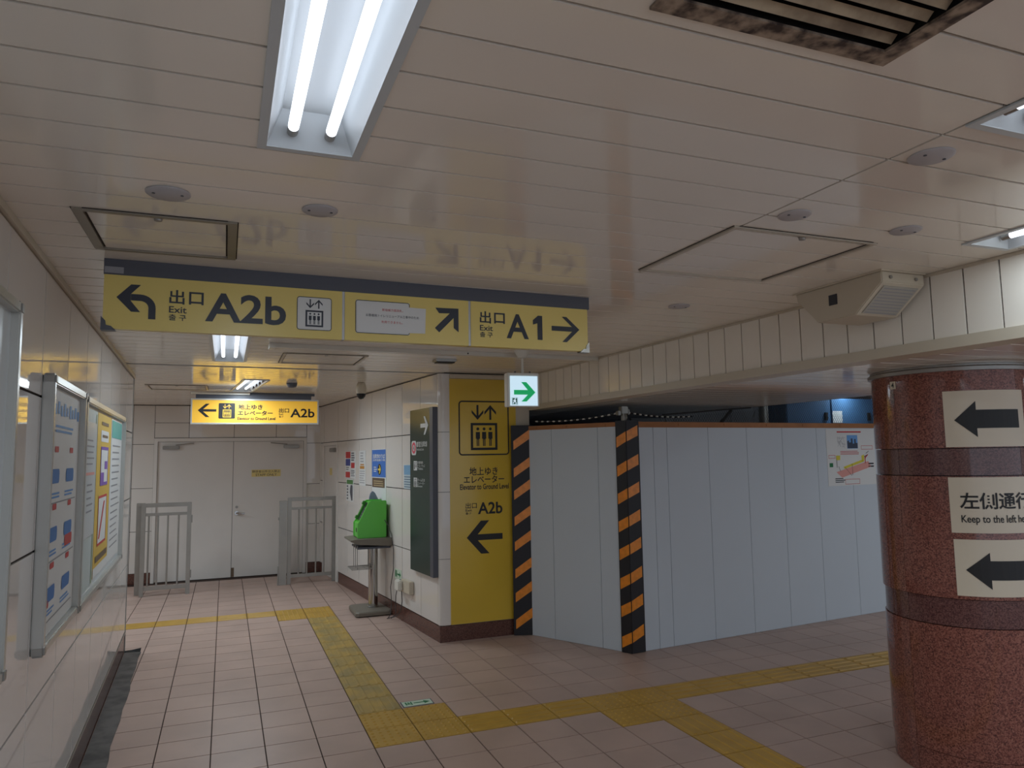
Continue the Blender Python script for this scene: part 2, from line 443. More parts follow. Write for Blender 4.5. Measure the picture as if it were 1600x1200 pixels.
planks(lo, lambda y: 1.95 + (2.18 - y) * 0.03773 + 0.02 if y < 2.18 else 1.97, lambda y: LX, -8.5, 5.4, SOF, 0.163, -0.9, lambda y: [])
MB().box(LX, LX + 0.02, -8.5, 5.4, SOF, H).build('ceiling_edge', M_BLACK, lo)
hi = sempty('ceiling', (8, -2, H), 'higher plank ceiling at the far right beyond the column')
slab_rows(hi, LX + 0.02, 12.0, -8.5, 5.4, H, 'ceiling_backing')
planks(hi, lambda y: LX + 0.025, lambda y: 12.0, -8.5, 5.4, H, 0.163, -0.9, lambda y: [8.0])

# ------------------------------------------------------------------ walls
def panel_wall(parent, fr, svals, zvals, d=0.0, th=0.012, gap=0.006, skip=None, name='wall_panel'):
    for i in range(len(svals) - 1):
        for k in range(len(zvals) - 1):
            if skip and skip((svals[i] + svals[i + 1]) / 2, (zvals[k] + zvals[k + 1]) / 2): continue
            b = MB(fr); b.box(svals[i] + gap / 2, svals[i + 1] - gap / 2, d - th, d, zvals[k] + gap / 2, zvals[k + 1] - gap / 2)
            b.build(name, M_WALL, parent)
# left wall
sE = lw(3.05)
wl = sempty('wall_left', LWF.P(lw(0), -0.1, 0), 'glossy white enamelled panel wall on the left')
MB(LWF).box(lw(-8.5), sE - 0.01, -0.3, -0.008, 0.0, H).build('wall_core', M_GAP, wl)
sv = [sE - 0.012]
y = 2.43
while y > -8.5: sv.append(lw(y)); y -= 0.6
sv.append(lw(-8.5)); sv = sv[::-1]
panel_wall(wl, LWF, sv, [0.19, 0.78, 1.37, 1.965, 2.47], gap=0.010)
MB(LWF).box(lw(-8.5), sE, -0.01, 0.012, 2.472, H - 0.001).build('cornice_strip', M_CREAM, wl)
MB(LWF).box(sE - 0.012, sE + 0.004, -0.3, 0.004, 0.0, H - 0.001).build('corner_strip', M_STEELD, wl)
MB(LWF).box(lw(-8.5), sE, -0.01, 0.005, 0.176, 0.19).build('bottom_strip', M_STEEL, wl)
bl_ = MB(LWF).box(lw(-8.5), sE - 0.02, -0.0079, -0.002, 0.0, 0.176).build('baseboard_left', M_BASE); struct(bl_, 'dark red granite baseboard under the left wall panels')
# back wall
bw = sempty('wall_back', (0, 7.1, 0), 'white panelled wall at the far end of the corridor')
MB(BWF).box(-6.0, 0.8, -0.25, -0.012, 0.0, H).build('wall_core', M_GAP, bw)
panel_wall(bw, BWF, [-6, -5.4, -4.8, -4.2, -3.6, -3.0, -2.4, -2.075, -1.80], [0.147, 0.72, 1.32, 1.94, 2.495])
panel_wall(bw, BWF, [0.30, 0.56], [0.147, 0.72, 1.32, 1.94, 2.495])
panel_wall(bw, BWF, [-1.80, -1.35, -0.74, -0.146, 0.30], [2.03, 2.245, 2.495])
for a0, a1 in ((-6, -1.80), (0.30, 0.56)):
    struct(MB(BWF).box(a0, a1, -0.011, 0.006, 0.0, 0.145).build('baseboard_back', M_BASE), 'dark red granite baseboard at the far wall, %s of the double door' % ('left' if a0 < -2 else 'right'))
# double door
d1 = sempty('door_1', (-0.75, 7.02, 0), 'pale grey steel double door at the corridor end')
f = MB(BWF); f.prism([(-1.80, 0), (-1.755, 0), (-1.755, 1.975), (0.255, 1.975), (0.255, 0), (0.30, 0), (0.30, 2.025), (-1.80, 2.025)], -0.02, 0.02); f.build('door_frame', M_DOOR, d1)
for a0, a1 in ((-1.752, -0.748), (-0.742, 0.252)):
    lf = MB(BWF).box(a0, a1, -0.06, -0.01, 0.006, 1.972).build('door_leaf', M_DOOR, d1)
    left = a0 < -1
    cx = -1.58 if left else 0.075
    MB(BWF).box(cx - 0.11, cx + 0.11, -0.009, 0.045, 1.865, 1.915).build('door_closer', M_STEELD, lf, bevel=0.006)
    e = 1 if left else -1
    MB(BWF).tube([BWF.P(cx + e * 0.06, 0.03, 1.925), BWF.P(cx + e * 0.30, 0.02, 1.95)], 0.008).build('closer_arm', M_STEELD, lf)
    if not left:
        q = MB(BWF); q.cyl(BWF.P(-0.685, -0.01, 0.925), BWF.P(-0.685, 0.02, 0.925), 0.028, n=18); q.tube([BWF.P(-0.685, 0.02, 0.925), BWF.P(-0.685, 0.055, 0.925), BWF.P(-0.66, 0.06, 0.923), BWF.P(-0.575, 0.06, 0.915)], 0.011, 8)
        q.build('door_handle', M_CHROME, lf, smooth=True)
        MB(BWF).cyl(BWF.P(-0.685, -0.01, 1.012), BWF.P(-0.685, 0.006, 1.012), 0.019, n=16).build('lock_cylinder', M_STEELD, lf, smooth=True)
        MB(BWF).box(-0.742, -0.705, -0.009, -0.004, 0.01, 0.14).build('kick_patch', M_BROWN, lf)
t = thing('door_label', BWF.P(-0.28, 0, 1.45), 'small yellow staff only notice stuck on the right door leaf', 'notice')
MB(BWF).box(-0.487, -0.075, -0.0095, -0.007, 1.447, 1.55).build('label_sheet', M_SIGNY, t)
letters(t, BWF, M_BROWN, -0.0062, ('関係者以外立入禁止', -0.477, -0.085, 1.504, 1.542, 0.006), ('STAFF ONLY', -0.43, -0.13, 1.455, 1.49, 0.012))
# right wall
wr = sempty('wall_right', RWF.P(-2.4, -0.1, 0), 'glossy white panel wall on the right of the corridor')
LR = 5.2
MB(RWF).box(-LR, -0.06, -0.3, -0.012, 0.0, H).build('wall_core', M_GAP, wr)
def rs(y): return -(y - 2.18) / 4.87 * 4.8977
zr = [0.147, 0.75, 1.37, 1.935, 2.495]
panel_wall(wr, RWF, [rs(7.4), rs(6.80), rs(5.95), rs(5.435), rs(4.88), rs(4.35), rs(3.80), rs(3.24), rs(2.68), -0.05], zr, gap=0.009, skip=lambda a, z: rs(6.80) < a < rs(5.95) and z < 1.9)
# door 2
d2 = sempty('door_2', RWF.P(rs(6.37), 0, 0), 'narrow grey service door in the right wall beside the railing')
f = MB(RWF); a0, a1 = rs(6.80), rs(5.95)
f.box(a0, a0 + 0.05, -0.02, 0.015, 0, 1.93); f.box(a1 - 0.05, a1, -0.02, 0.015, 0, 1.93); f.box(a0 + 0.05, a1 - 0.05, -0.02, 0.015, 1.885, 1.93); f.build('door_frame', M_DOOR, d2)
lf = MB(RWF).box(a0 + 0.053, a1 - 0.053, -0.05, -0.004, 0.006, 1.882).build('door_leaf', M_DOOR, d2)
MB(RWF).box(a1 - 0.36, a1 - 0.12, -0.004, 0.04, 1.79, 1.85).build('door_closer', M_STEELD, lf, bevel=0.006)
MB(RWF).box(a0 + 0.36, a0 + 0.50, -0.0038, -0.002, 1.46, 1.56).build('door_notice', M_SIGNY, lf)
# pillar with rounded corner
pw = sempty('wall_pillar', (1.4, 2.3, 0), 'white clad pillar at the corner of the right wall')
MB().box(1.06, 1.95, 2.196, 2.5, 0, H).build('wall_core', M_GAP, pw)
RC = 0.105
def corner_poly(off):
    A = RWF.P(-0.05, off, 0); B = Vector((1.128, 2.18 - off, 0)); C0 = RWF.P(0.0, off, 0)
    pts = [A]
    P0 = RWF.P(-0.035, off, 0); P2 = Vector((1.02 + 0.07, 2.18 - off, 0)); P1 = Vector((1.02 - 0.002, 2.18 - off, 0))
    for k in range(11):
        u = k / 10; pts.append(P0 * (1 - u) ** 2 + P1 * 2 * u * (1 - u) + P2 * u * u)
    pts.append(B); return pts
for k in range(4):
    z0, z1 = zr[k] + 0.002, zr[k + 1] - 0.002
    O = corner_poly(0.0); I = corner_poly(-0.012); b = MB()
    ids = [[(b.P(p.x, p.y, z)) for p in Q] for z in (z0, z1) for Q in (O, I)]
    n = len(O)
    for i in range(n - 1):
        b.f += [[ids[0][i], ids[0][i + 1], ids[2][i + 1], ids[2][i]], [ids[1][i], ids[3][i], ids[3][i + 1], ids[1][i + 1]],
                [ids[0][i], ids[1][i], ids[1][i + 1], ids[0][i + 1]], [ids[2][i], ids[2][i + 1], ids[3][i + 1], ids[3][i]]]
    b.f += [[ids[0][0], ids[2][0], ids[3][0], ids[1][0]], [ids[0][-1], ids[1][-1], ids[3][-1], ids[2][-1]]]
    b.build('corner_panel', M_WALL, pw, smooth=True)
MB(PF).box(1.132, 1.946, -0.012, -0.001, 0.147, 2.495).build('wall_panel', M_CREAM, pw)
# granite baseboard round the corner
P = [RWF.P(-3.70, 0.006, 0), RWF.P(0.006, 0.006, 0), Vector((1.95, 2.174, 0)), Vector((1.95, 2.195, 0)), RWF.P(-0.03, -0.02, 0), RWF.P(-3.70, -0.012, 0)]
b = MB(); n = len(P); A = [b.P(p.x, p.y, 0) for p in P]; B_ = [b.P(p.x, p.y, 0.145) for p in P]
b.f += [A, B_[::-1]] + [[A[k], A[(k + 1) % n], B_[(k + 1) % n], B_[k]] for k in range(n)]
struct(b.build('baseboard_right', M_BASE), 'dark red granite baseboard along the right wall and pillar')
struct(MB(RWF).box(-4.9, -4.705, -0.012, 0.006, 0, 0.145).build('baseboard_right', M_BASE), 'short granite baseboard beyond the narrow service door')
# beam
bm_ = sempty('ceiling_beam', BMF.P(4, 0, SOF), 'cream panelled ceiling beam between the high and low ceiling')
LB = (BEAM1 - BEAM0).length
MB(BMF).box(0.0, LB, -0.14, -0.008, SOF + 0.001, H).build('beam_core', M_GAP, bm_)
k = 0.115
while k < LB:
    MB(BMF).box(k - 0.155 + 0.0035, min(k, LB) - 0.0035, -0.008, 0.0, SOF + 0.048, H - 0.014).build('beam_panel', M_CEIL, bm_); k += 0.156
MB(BMF).box(0, LB, -0.14, 0.012, SOF - 0.004, SOF + 0.046).build('beam_bottom_strip', M_CREAM, bm_)
MB(BMF).box(0, LB, -0.006, 0.008, H - 0.014, H - 0.001).build('beam_top_strip', M_CREAM, bm_)
# closing walls; the end behind the camera is left open to admit world light
struct(MB().box(12, 12.2, -8.5, 7.3, 0, H).build('wall_east', M_WALL), 'white wall at the far right')
struct(MB().box(-6.2, -6.0, 2.6, 7.3, 0, H).build('wall_west', M_WALL), 'white wall at the end of the left passage')
struct(MB().box(-6.0, -1.96, 2.6, 2.75, 0, H).build('wall_passage', M_WALL), 'white near wall of the left passage')
ws = struct(MB().box(1.2, 12, 5.4, 5.6, 0, H).build('wall_site', M_NAVY), 'dark wall deep inside the fenced work site')
struct(MB().box(-6.0, 12, 7.05, 7.3, H, H + 0.1).build('wall_top', M_GAP))
# strip across the ceiling where the corridor begins
st = struct(MB(Fr((-1.62, 2.14, 0), (1, 0.035, 0))).box(0, 2.66, -0.02, 0.02, H - 0.004, H - 0.0005).build('trim_1', M_STEELD), 'thin metal ceiling strip where the corridor begins')

# ------------------------------------------------------------------ column
CC = (3.013, -1.513); CR = 0.40
co = sempty('column', (CC[0], CC[1], 0), 'round column clad in dark red polished granite')
MB().lathe(CC, [(CR - 0.03, 0.0), (CR - 0.03, SOF + 0.02)], 40).build('column_core', M_BLACK, co, smooth=True)
def shell(z0, z1, r, m_, name):
    for q in range(4):
        t0 = math.radians(176 + 90 * q) + 0.003; t1 = t0 + PI / 2 - 0.006; n = 16; b = MB(); R = []
        for (rr, z) in ((r - 0.025, z0), (r, z0), (r, z1), (r - 0.025, z1)):
            R.append([b.P(CC[0] + rr * math.cos(t0 + (t1 - t0) * k / n), CC[1] + rr * math.sin(t0 + (t1 - t0) * k / n), z) for k in range(n + 1)])
        for i in range(4):
            for k in range(n): b.f.append([R[i][k], R[i][k + 1], R[(i + 1) % 4][k + 1], R[(i + 1) % 4][k]])
        b.f += [[R[i][0] for i in range(4)], [R[i][n] for i in range(4)][::-1]]
        b.build(name, m_, co, smooth=True)
shell(0.002, 0.135, CR - 0.006, M_GRAN, 'base_block')
shell(0.139, 0.786, CR, M_GRAN, 'granite_panel')
shell(0.790, 0.929, CR - 0.006, M_GRAND, 'granite_band')
shell(0.933, 1.560, CR + 0.004, M_GRAN, 'granite_panel')
shell(1.564, 1.704, CR - 0.004, M_GRAND, 'granite_band')
shell(1.708, 2.118, CR, M_GRAN, 'granite_panel')
MB().lathe(CC, [(CR - 0.02, 2.112), (CR + 0.016, 2.114), (CR + 0.018, 2.132), (CR + 0.004, 2.140), (CR + 0.004, SOF - 0.001)], 64).build('top_ring', M_STEELD, co, smooth=True)
# arrow signs on the column
def subdivided(fr, pts, d, cuts=14):
    """flat polygon cut into vertical strips so that it bends round the column"""
    bm = bmesh.new(); bm.faces.new([bm.verts.new((a, z, 0)) for a, z in pts])
    lo_, hi_ = min(p[0] for p in pts), max(p[0] for p in pts)
    for k in range(1, cuts):
        bmesh.ops.bisect_plane(bm, geom=bm.verts[:] + bm.edges[:] + bm.faces[:], plane_co=(lo_ + (hi_ - lo_) * k / cuts, 0, 0), plane_no=(1, 0, 0))
    b = MB(fr)
    for v in bm.verts: v.index = b.P(v.co.x, d, v.co.y)
    b.f = [[v.index for v in f_.verts] for f_ in bm.faces]; bm.free(); return b
def curved_sign(name, th, wd, z0, z1, R, label):
    fr = Cyl(CC, R, math.radians(th)); t = thing(name, fr.P(wd / 2, 0, z0), label, 'sign', 'paper signs on the column')
    n = 18; b = MB(fr); rows = [[b.P(wd * k / n, d, z) for k in range(n + 1)] for d, z in ((0.0015, z0), (0.004, z0), (0.004, z1), (0.0015, z1))]
    for i in range(4):
        for k in range(n): b.f.append([rows[i][k], rows[i][k + 1], rows[(i + 1) % 4][k + 1], rows[(i + 1) % 4][k]])
    b.f += [[r[0] for r in rows], [r[n] for r in rows][::-1]]
    b.build('sheet', M_PAPERC, t, smooth=True)
    return t, fr
M_PAPERC = mat('sign_sheet', (226, 214, 192), 0.3)
t, fr = curved_sign('arrow_sign', 212.8, 0.405, 1.712, 2.006, CR, 'cream sheet with a black left arrow, topmost on the column')
zc = 1.852
subdivided(fr, [(0.045, zc), (0.145, zc + 0.098), (0.145, zc + 0.052), (0.365, zc + 0.052), (0.365, zc - 0.044), (0.145, zc - 0.044), (0.145, zc - 0.09)], 0.006).build('arrow', M_BLACK, t, solid=False)
t, fr = curved_sign('keep_left_sign', 212.5, 0.56, 1.270, 1.555, CR + 0.004, 'cream sheet with large Japanese lettering above Keep to the left here')
q = MB(fr); q.text('左側通行', 0.045, 0.392, 1.392, 1.477, 0.006, 0.018); q.build('lettering', M_BLACK, t, solid=False)
q = MB(fr); q.text('Keep to the left here.', 0.047, 0.395, 1.312, 1.362, 0.006, 0.014); q.build('lettering', M_BLACK, t, solid=False)
t, fr = curved_sign('arrow_sign', 213.2, 0.56, 0.951, 1.237, CR + 0.004, 'cream sheet with a black left arrow, lowest on the column')
zc = 1.083
subdivided(fr, [(0.045, zc), (0.155, zc + 0.09), (0.155, zc + 0.048), (0.50, zc + 0.048), (0.50, zc - 0.048), (0.155, zc - 0.048), (0.155, zc - 0.095)], 0.006).build('arrow', M_BLACK, t, solid=False)
fr = Cyl(CC, CR, math.radians(173.2))
t = thing('number_plate', fr.P(0.02, 0, 2.045), 'tiny cream plate numbered 4 high on the column', 'plate')
b = MB(fr); b.box(0, 0.036, 0.001, 0.004, 2.04, 2.083); b.build('plate', M_PAPERC, t)
MB(fr).text('4', 0.009, 0.027, 2.047, 2.076, 0.0052, 0.02).build('lettering', M_BLACK, t, solid=False)

# ------------------------------------------------------------------ ceiling fixtures
for (cx, cy, L, a, z, lab), lf_ in zip(LIGHTS, LAMP_F):
    R = Rot(cx, cy, a); t = thing('ceiling_light', (cx, cy, z), lab, 'ceiling light', 'twin tube ceiling lights')
    wx, hl = LW_ / 2 - 0.001, L / 2 - 0.001
    h = MB(R); D = 0.085
    # sloping reflector sides, open below
    lo4 = [h.P(cx + sx * wx, cy + sy * hl, z - 0.003) for sx, sy in ((-1, -1), (1, -1), (1, 1), (-1, 1))]
    hi4 = [h.P(cx + sx * (wx - 0.035), cy + sy * (hl - 0.03), z + D) for sx, sy in ((-1, -1), (1, -1), (1, 1), (-1, 1))]
    for k in range(4): h.f.append([lo4[k], lo4[(k + 1) % 4], hi4[(k + 1) % 4], hi4[k]])
    h.f.append(hi4); h.build('reflector', M_REFL, t, solid=False)
    f = MB(R); e = 0.022
    for x0, x1, y0, y1 in ((-wx - e, -wx, -hl - e, hl + e), (wx, wx + e, -hl - e, hl + e), (-wx, wx, -hl - e, -hl), (-wx, wx, hl, hl + e)):
        f.box(cx + x0, cx + x1, cy + y0, cy + y1, z - 0.006, z - 0.0005)
    f.build('trim_frame', M_REFL, t)
    ld = bpy.data.lights.new('tube_light', 'AREA'); ld.shape = 'RECTANGLE'; ld.size = 0.13; ld.size_y = L - 0.1; ld.energy = LAMP_W * lf_; ld.color = (0.76, 0.90, 1.0)
    lo_ = bpy.data.objects.new('tube_light', ld); COL.objects.link(lo_); put(lo_, R.P(cx, cy, z - 0.009), t); lo_.rotation_euler = (0, 0, a)
    for sx in (-1, 1):
        x = cx + sx * 0.046
        p0, p1 = R.P(x, cy - hl + 0.055, z + 0.03), R.P(x, cy + hl - 0.055, z + 0.03)
        tb = MB().cyl(p0, p1, 0.0135, n=14).build('tube', M_TUBE, t, smooth=True)
        for pa, pb in ((p0, R.P(x, cy - hl + 0.022, z + 0.03)), (p1, R.P(x, cy + hl - 0.022, z + 0.03))):
            MB().cyl(pa, pb, 0.0138, n=12).build('lamp_holder', M_STEEL, tb, smooth=True)
# air vent
cx, cy, wx, ly = VENT
t = thing('air_vent', (cx, cy, H), 'rusty louvred air vent in the ceiling at the upper right', 'air vent')
f = MB(); e = 0.03; X, Y = wx / 2, ly / 2
for x0, x1, y0, y1 in ((-X - e, -X + 0.012, -Y - e, Y + e), (X - 0.012, X + e, -Y - e, Y + e), (-X + 0.012, X - 0.012, -Y - e, -Y + 0.012), (-X + 0.012, X - 0.012, Y - 0.012, Y + e)):
    f.box(cx + x0, cx + x1, cy + y0, cy + y1, H - 0.006, H - 0.0005)
f.build('rim', M_VENTR, t)
b = MB(); b.box(cx - X + .002, cx + X - .002, cy - Y + .002, cy + Y - .002, H + 0.001, H + 0.22); b.f.pop(0); b.build('duct', M_DARK, t, solid=False)
n = 17
for k in range(n):
    yy = cy - Y + 0.035 + k * (ly - 0.07) / (n - 1); z = H + 0.002; b = MB()
    i = [b.P(x, yy + dy, z + dz) for x in (cx - X + 0.012, cx + X - 0.012) for dy, dz in ((-0.008, 0.012), (-0.006, 0.0135), (0.010, 0.0015), (0.008, 0.0))]
    b.f += [i[0:4], i[4:8][::-1]] + [[i[q], i[(q + 1) % 4], i[4 + (q + 1) % 4], i[4 + q]] for q in range(4)]
    b.build('louvre', M_RUST, t)
# round cover discs
for x, y, r, lab in ((-1.031, -2.149, 0.062, 'round grey ceiling cover left of the big light, with screws'), (-0.591, -2.138, 0.056, 'round grey ceiling cover just beyond the end of the nearest light'),
                     (0.911, -3.115, 0.058, 'round grey ceiling cover, largest of those on the right'), (0.911, -2.603, 0.054, 'round grey ceiling cover touching the right ceiling hatch'),
                     (1.427, -2.600, 0.054, 'round grey ceiling cover between the right hatch and the light by the beam'), (1.421, -1.186, 0.058, 'small round ceiling cover beside the right end of the hanging sign')):
    t = thing('ceiling_cover', (x, y, H), lab, 'ceiling cover', 'round ceiling covers')
    MB().lathe((x, y), [(r, H - 0.0005), (r, H - 0.004), (r - 0.006, H - 0.008), (0.004, H - 0.009)][::-1], 28).build('cover_disc', M_DISC, t, smooth=True)
    for sx in (-1, 1): MB().lathe((x + sx * r * 0.62, y - 0.01), [(0.0045, H - 0.0105), (0.0045, H - 0.0085)], 8).build('screw', M_SIGNG, t)
# hatches
def hatch(x0, x1, y0, y1, lab, tw=0.02, lock=True, m_=None):
    t = thing('ceiling_hatch', ((x0 + x1) / 2, (y0 + y1) / 2, H), lab, 'ceiling hatch', 'ceiling hatches'); z = H - 0.0005
    mm = m_ or mat('hatch_cream', (190, 180, 164), 0.4)
    for a in ((x0, x0 + tw, y0, y1), (x1 - tw, x1, y0, y1), (x0 + tw, x1 - tw, y0, y0 + tw * 0.6), (x0 + tw, x1 - tw, y1 - tw * 0.6, y1)):
        MB().box(a[0], a[1], a[2], a[3], z - 0.007, z).build('frame_bar', mm, t)
    for a in ((x0 + tw + 0.0005, x0 + tw + 0.006, y0 + tw, y1 - tw), (x1 - tw - 0.006, x1 - tw - 0.0005, y0 + tw, y1 - tw), (x0 - 0.004, x0 - 0.0005, y0, y1), (x1 + 0.0005, x1 + 0.004, y0, y1), (x0 + tw, x1 - tw, y0 - 0.004, y0 - 0.0005), (x0 + tw, x1 - tw, y1 + 0.0005, y1 + 0.004)):
        MB().box(a[0], a[1], a[2], a[3], z - 0.0015, z).build('gap_line', M_GAP, t)
    if lock:
        xm = (x0 + x1) / 2; MB().lathe((xm, y0 + 0.035), [(0.004, z - 0.012), (0.012, z - 0.010), (0.014, z - 0.001)], 12).build('lock', M_STEELD, t, smooth=True)
M_HATCH = mat('hatch_frame', (150, 142, 128), 0.4, metal=0.3)
hatch(-1.32, -0.835, -1.925, -1.450, 'square ceiling hatch with grey frame above the left of the hanging sign', 0.03, True, M_HATCH)
hatch(0.795, 1.465, -2.44, -1.80, 'square ceiling hatch with cream frame left of the wall loudspeaker')
hatch(-0.465, 0.170, 1.185, 1.775, 'ceiling hatch beyond the hanging sign, right of the second light')
hatch(-1.65, -1.05, 3.92, 4.46, 'faint ceiling hatch farthest back, left of the slanted light')
# rail on the ceiling
RF = Fr((-0.572, 0.76, 0), (1, 0.03, 0))
t = thing('ceiling_rail', RF.P(1.25, 0, H - 0.03), 'white narrow rail fixed across the ceiling behind the hanging sign', 'rail')
MB(RF).box(0, 2.56, 0, 0.045, H - 0.03, H - 0.0006).build('rail_body', M_WHITE, t)
MB(RF).box(0, 2.56, -0.012, -0.002, H - 0.012, H - 0.0006).build('rail_seam', M_GAP, t)
MB(RF).box(-0.02, 0.02, -0.06, 0.06, H - 0.034, H - 0.0006).build('end_cap', M_WHITE, t)
MB(RF).cyl(RF.P(1.42, 0.045, H - 0.016), RF.P(1.42, 0.047, H - 0.016), 0.006).build('hole', M_BLACK, t)
# box fixed on the ceiling in front of the pillar
t = thing('guide_box', (0.81, 1.27, H - 0.04), 'small grey box on the ceiling in front of the white pillar', 'box')
MB().box(0.72, 0.90, 1.20, 1.32, H - 0.022, H - 0.0005).build('box_body', M_STEEL, t, bevel=0.006)
MB().box(0.735, 0.885, 1.215, 1.305, H - 0.03, H - 0.022).build('box_lid', M_BLACK, t)
# wall loudspeaker
t = thing('loudspeaker', (1.95, -1.9, 2.3), 'cream wedge shaped loudspeaker fixed on the beam under the ceiling', 'loudspeaker')
prof = [(-1.62, 2.494), (-2.14, 2.494), (-2.14, 2.445), (-1.985, 2.325), (-1.76, 2.325), (-1.63, 2.455)]
b = MB(); A = [b.P(1.825, y, z) for y, z in prof]; B_ = [b.P(2.085, y, z) for y, z in prof]
b.f += [A, B_[::-1]] + [[A[k], A[(k + 1) % 6], B_[(k + 1) % 6], B_[k]] for k in range(6)]
b.build('case', M_CREAM, t, bevel=0.004)
b = MB(); b.box(1.815, 2.085, -2.15, -1.61, 2.492, H - 0.0006); b.build('mount_plate', M_CREAM, t)
nx = Vector((0, -0.612, -0.79))
def sp(x, u, d): p = Vector((x, -2.14 + 0.155 * u, 2.445 - 0.12 * u)) + nx * d; return p
b = MB()
i = [len(b.v) + k for k in range(8)]
for d in (0.0005, 0.005):
    for x, u in ((1.85, 0.1), (2.06, 0.1), (2.06, 0.92), (1.85, 0.92)): b.v.append(sp(x, u, d))
b.f += [[0, 1, 2, 3], [7, 6, 5, 4]] + [[k, (k + 1) % 4, 4 + (k + 1) % 4, 4 + k] for k in range(4)]
gr = b.build('grille', M_SPEAK, t)
for k in range(9):
    u = 0.15 + 0.72 * k / 8; b = MB()
    b.v += [sp(1.86, u, 0.0056), sp(2.05, u, 0.0056), sp(2.05, u + 0.025, 0.0056), sp(1.86, u + 0.025, 0.0056)]; b.f.append([0, 1, 2, 3]); b.build('slot', M_GREY, gr, solid=False)
MB().box(1.8225, 1.8245, -1.885, -1.835, 2.395, 2.445).build('rating_label', M_INK, t)
for x in (1.875, 2.03): MB().cyl((x, -2.141, 2.468), (x, -2.147, 2.468), 0.008).build('screw', M_STEELD, t)
# dome cameras
t = thing('dome_camera', (0.47, 3.25, 2.3), 'cream dome camera hanging by the right wall near the ceiling', 'camera')
MB().lathe((0.47, 3.25), [(0.0, H - 0.0006), (0.035, H - 0.001), (0.05, H - 0.03), (0.055, H - 0.09), (0.05, H - 0.12)][::-1], 20).build('housing', M_CREAM, t, smooth=True)
MB().lathe((0.47, 3.25), [(0.002, H - 0.18), (0.025, H - 0.172), (0.042, H - 0.15), (0.05, H - 0.121)], 20).build('dome', M_BLACK, t, smooth=True)
t = thing('smoke_detector', (-0.218, 3.48, H), 'small dark round detector on the ceiling before the lit back sign', 'detector')
MB().lathe((-0.218, 3.48), [(0.02, H - 0.05), (0.045, H - 0.04), (0.055, H - 0.012), (0.055, H - 0.0006)], 16).build('detector_body', M_SIGNG, t, smooth=True)

# ------------------------------------------------------------------ signs
def arrow_left(q, a0, a1, zc, hh, hw, t, d):
    """open-head arrow pointing left: tip a0, tail a1, half head height hh, head depth hw, stroke t"""
    x = a0 + t * 1.5 + hw * (t / 2) / hh
    q.poly([(a0, zc), (a0 + hw, zc + hh), (a0 + hw + t * 1.5, zc + hh), (x, zc + t / 2), (a1, zc + t / 2), (a1, zc - t / 2), (x, zc - t / 2), (a0 + hw + t * 1.5, zc - hh), (a0 + hw, zc - hh)], d)
def lift_picto(q, a0, a1, z0, z1, d, frame=True, t=0.1):
    """cabin with three people and two arrows"""
    W_, H_ = a1 - a0, z1 - z0; cb0, cb1 = z0, z0 + H_ * 0.60
    q.ring(a0, a1, cb0, cb1, W_ * t, d)
    for k in range(3):
        c = a0 + W_ * (0.265 + 0.235 * k); u = W_ * 0.075; zb = cb0 + H_ * 0.09
        hgt = H_ * 0.42
        q.disc(c, zb + hgt * 0.90, u * 0.72, d, 12)
        q.poly([(c - u, zb + hgt * 0.74), (c + u, zb + hgt * 0.74), (c + u * 1.05, zb + hgt * 0.38), (c + u * 0.62, zb + hgt * 0.38), (c + u * 0.6, zb), (c + u * 0.12, zb), (c + u * 0.12, zb + hgt * 0.34), (c - u * 0.12, zb + hgt * 0.34), (c - u * 0.12, zb), (c - u * 0.6, zb), (c - u * 0.62, zb + hgt * 0.38), (c - u * 1.05, zb + hgt * 0.38)], d)
    for c, up_ in ((a0 + W_ * 0.26, -1), (a0 + W_ * 0.74, 1)):
        za, zb = z0 + H_ * 0.67, z1; 
        if up_ < 0: za, zb = zb, za
        hh = (zb - za); t_ = W_ * 0.075
        q.rect(c - t_ / 2, c + t_ / 2, min(za, zb - hh * 0.06), max(za, zb - hh * 0.06), d + 0.0003)
        q.poly([(c, zb), (c + W_ * 0.22, zb - hh * 0.46), (c + W_ * 0.22, zb - hh * 0.66), (c, zb - hh * 0.2), (c - W_ * 0.22, zb - hh * 0.66), (c - W_ * 0.22, zb - hh * 0.46)], d)
SF = Fr((-1.313, -1.303, 0), (2.163, 0.076, 0))
t = thing('hanging_sign', SF.P(1.08, 0, 2.22), 'long yellow hanging sign to exits A2b and A1 with grey top bar', 'sign')
MB(SF).box(0, 2.164, -0.07, 0.0, 2.437, H - 0.0006).build('top_bar', M_SIGNG, t)
for a0, a1 in ((0.002, 0.921), (0.933, 1.511), (1.523, 2.152)): MB(SF).box(a0, a1, -0.035, 0.0, 2.222, 2.4365).build('sign_face', M_SIGNY, t)
for a in (0.921, 1.511): MB(SF).box(a + 0.0005, a + 0.0115, -0.035, -0.002, 2.222, 2.4365).build('divider', M_STEEL, t)
for e, a in ((1, -0.004), (-1, 2.158)):
    MB(SF).prism([(a, 2.216), (a + e * 0.052, 2.216), (a + e * 0.036, 2.232), (a + e * 0.018, 2.236), (a + e * 0.016, 2.252), (a, 2.270)], -0.037, 0.004).build('corner_bracket', M_SIGNG if e == 1 else M_STEEL, t)
MB(SF).box(0.003, 0.069, 0.0002, 0.0015, 2.443, 2.468).build('maker_label', M_GREY, t)
d = 0.0015
q = MB(SF); q.poly([(0.047, 2.348), (0.097, 2.402), (0.131, 2.402), (0.097, 2.364), (0.097, 2.336), (0.131, 2.293), (0.099, 2.293)], d)
pts = []
for k in range(9): u = k / 8 * PI / 2; pts.append((0.130 + 0.056 * math.sin(u), 2.311 + 0.053 * math.cos(u)))
pin = []
for k in range(9): u = k / 8 * PI / 2; pin.append((0.130 + 0.030 * math.sin(u), 2.311 + 0.027 * math.cos(u)))
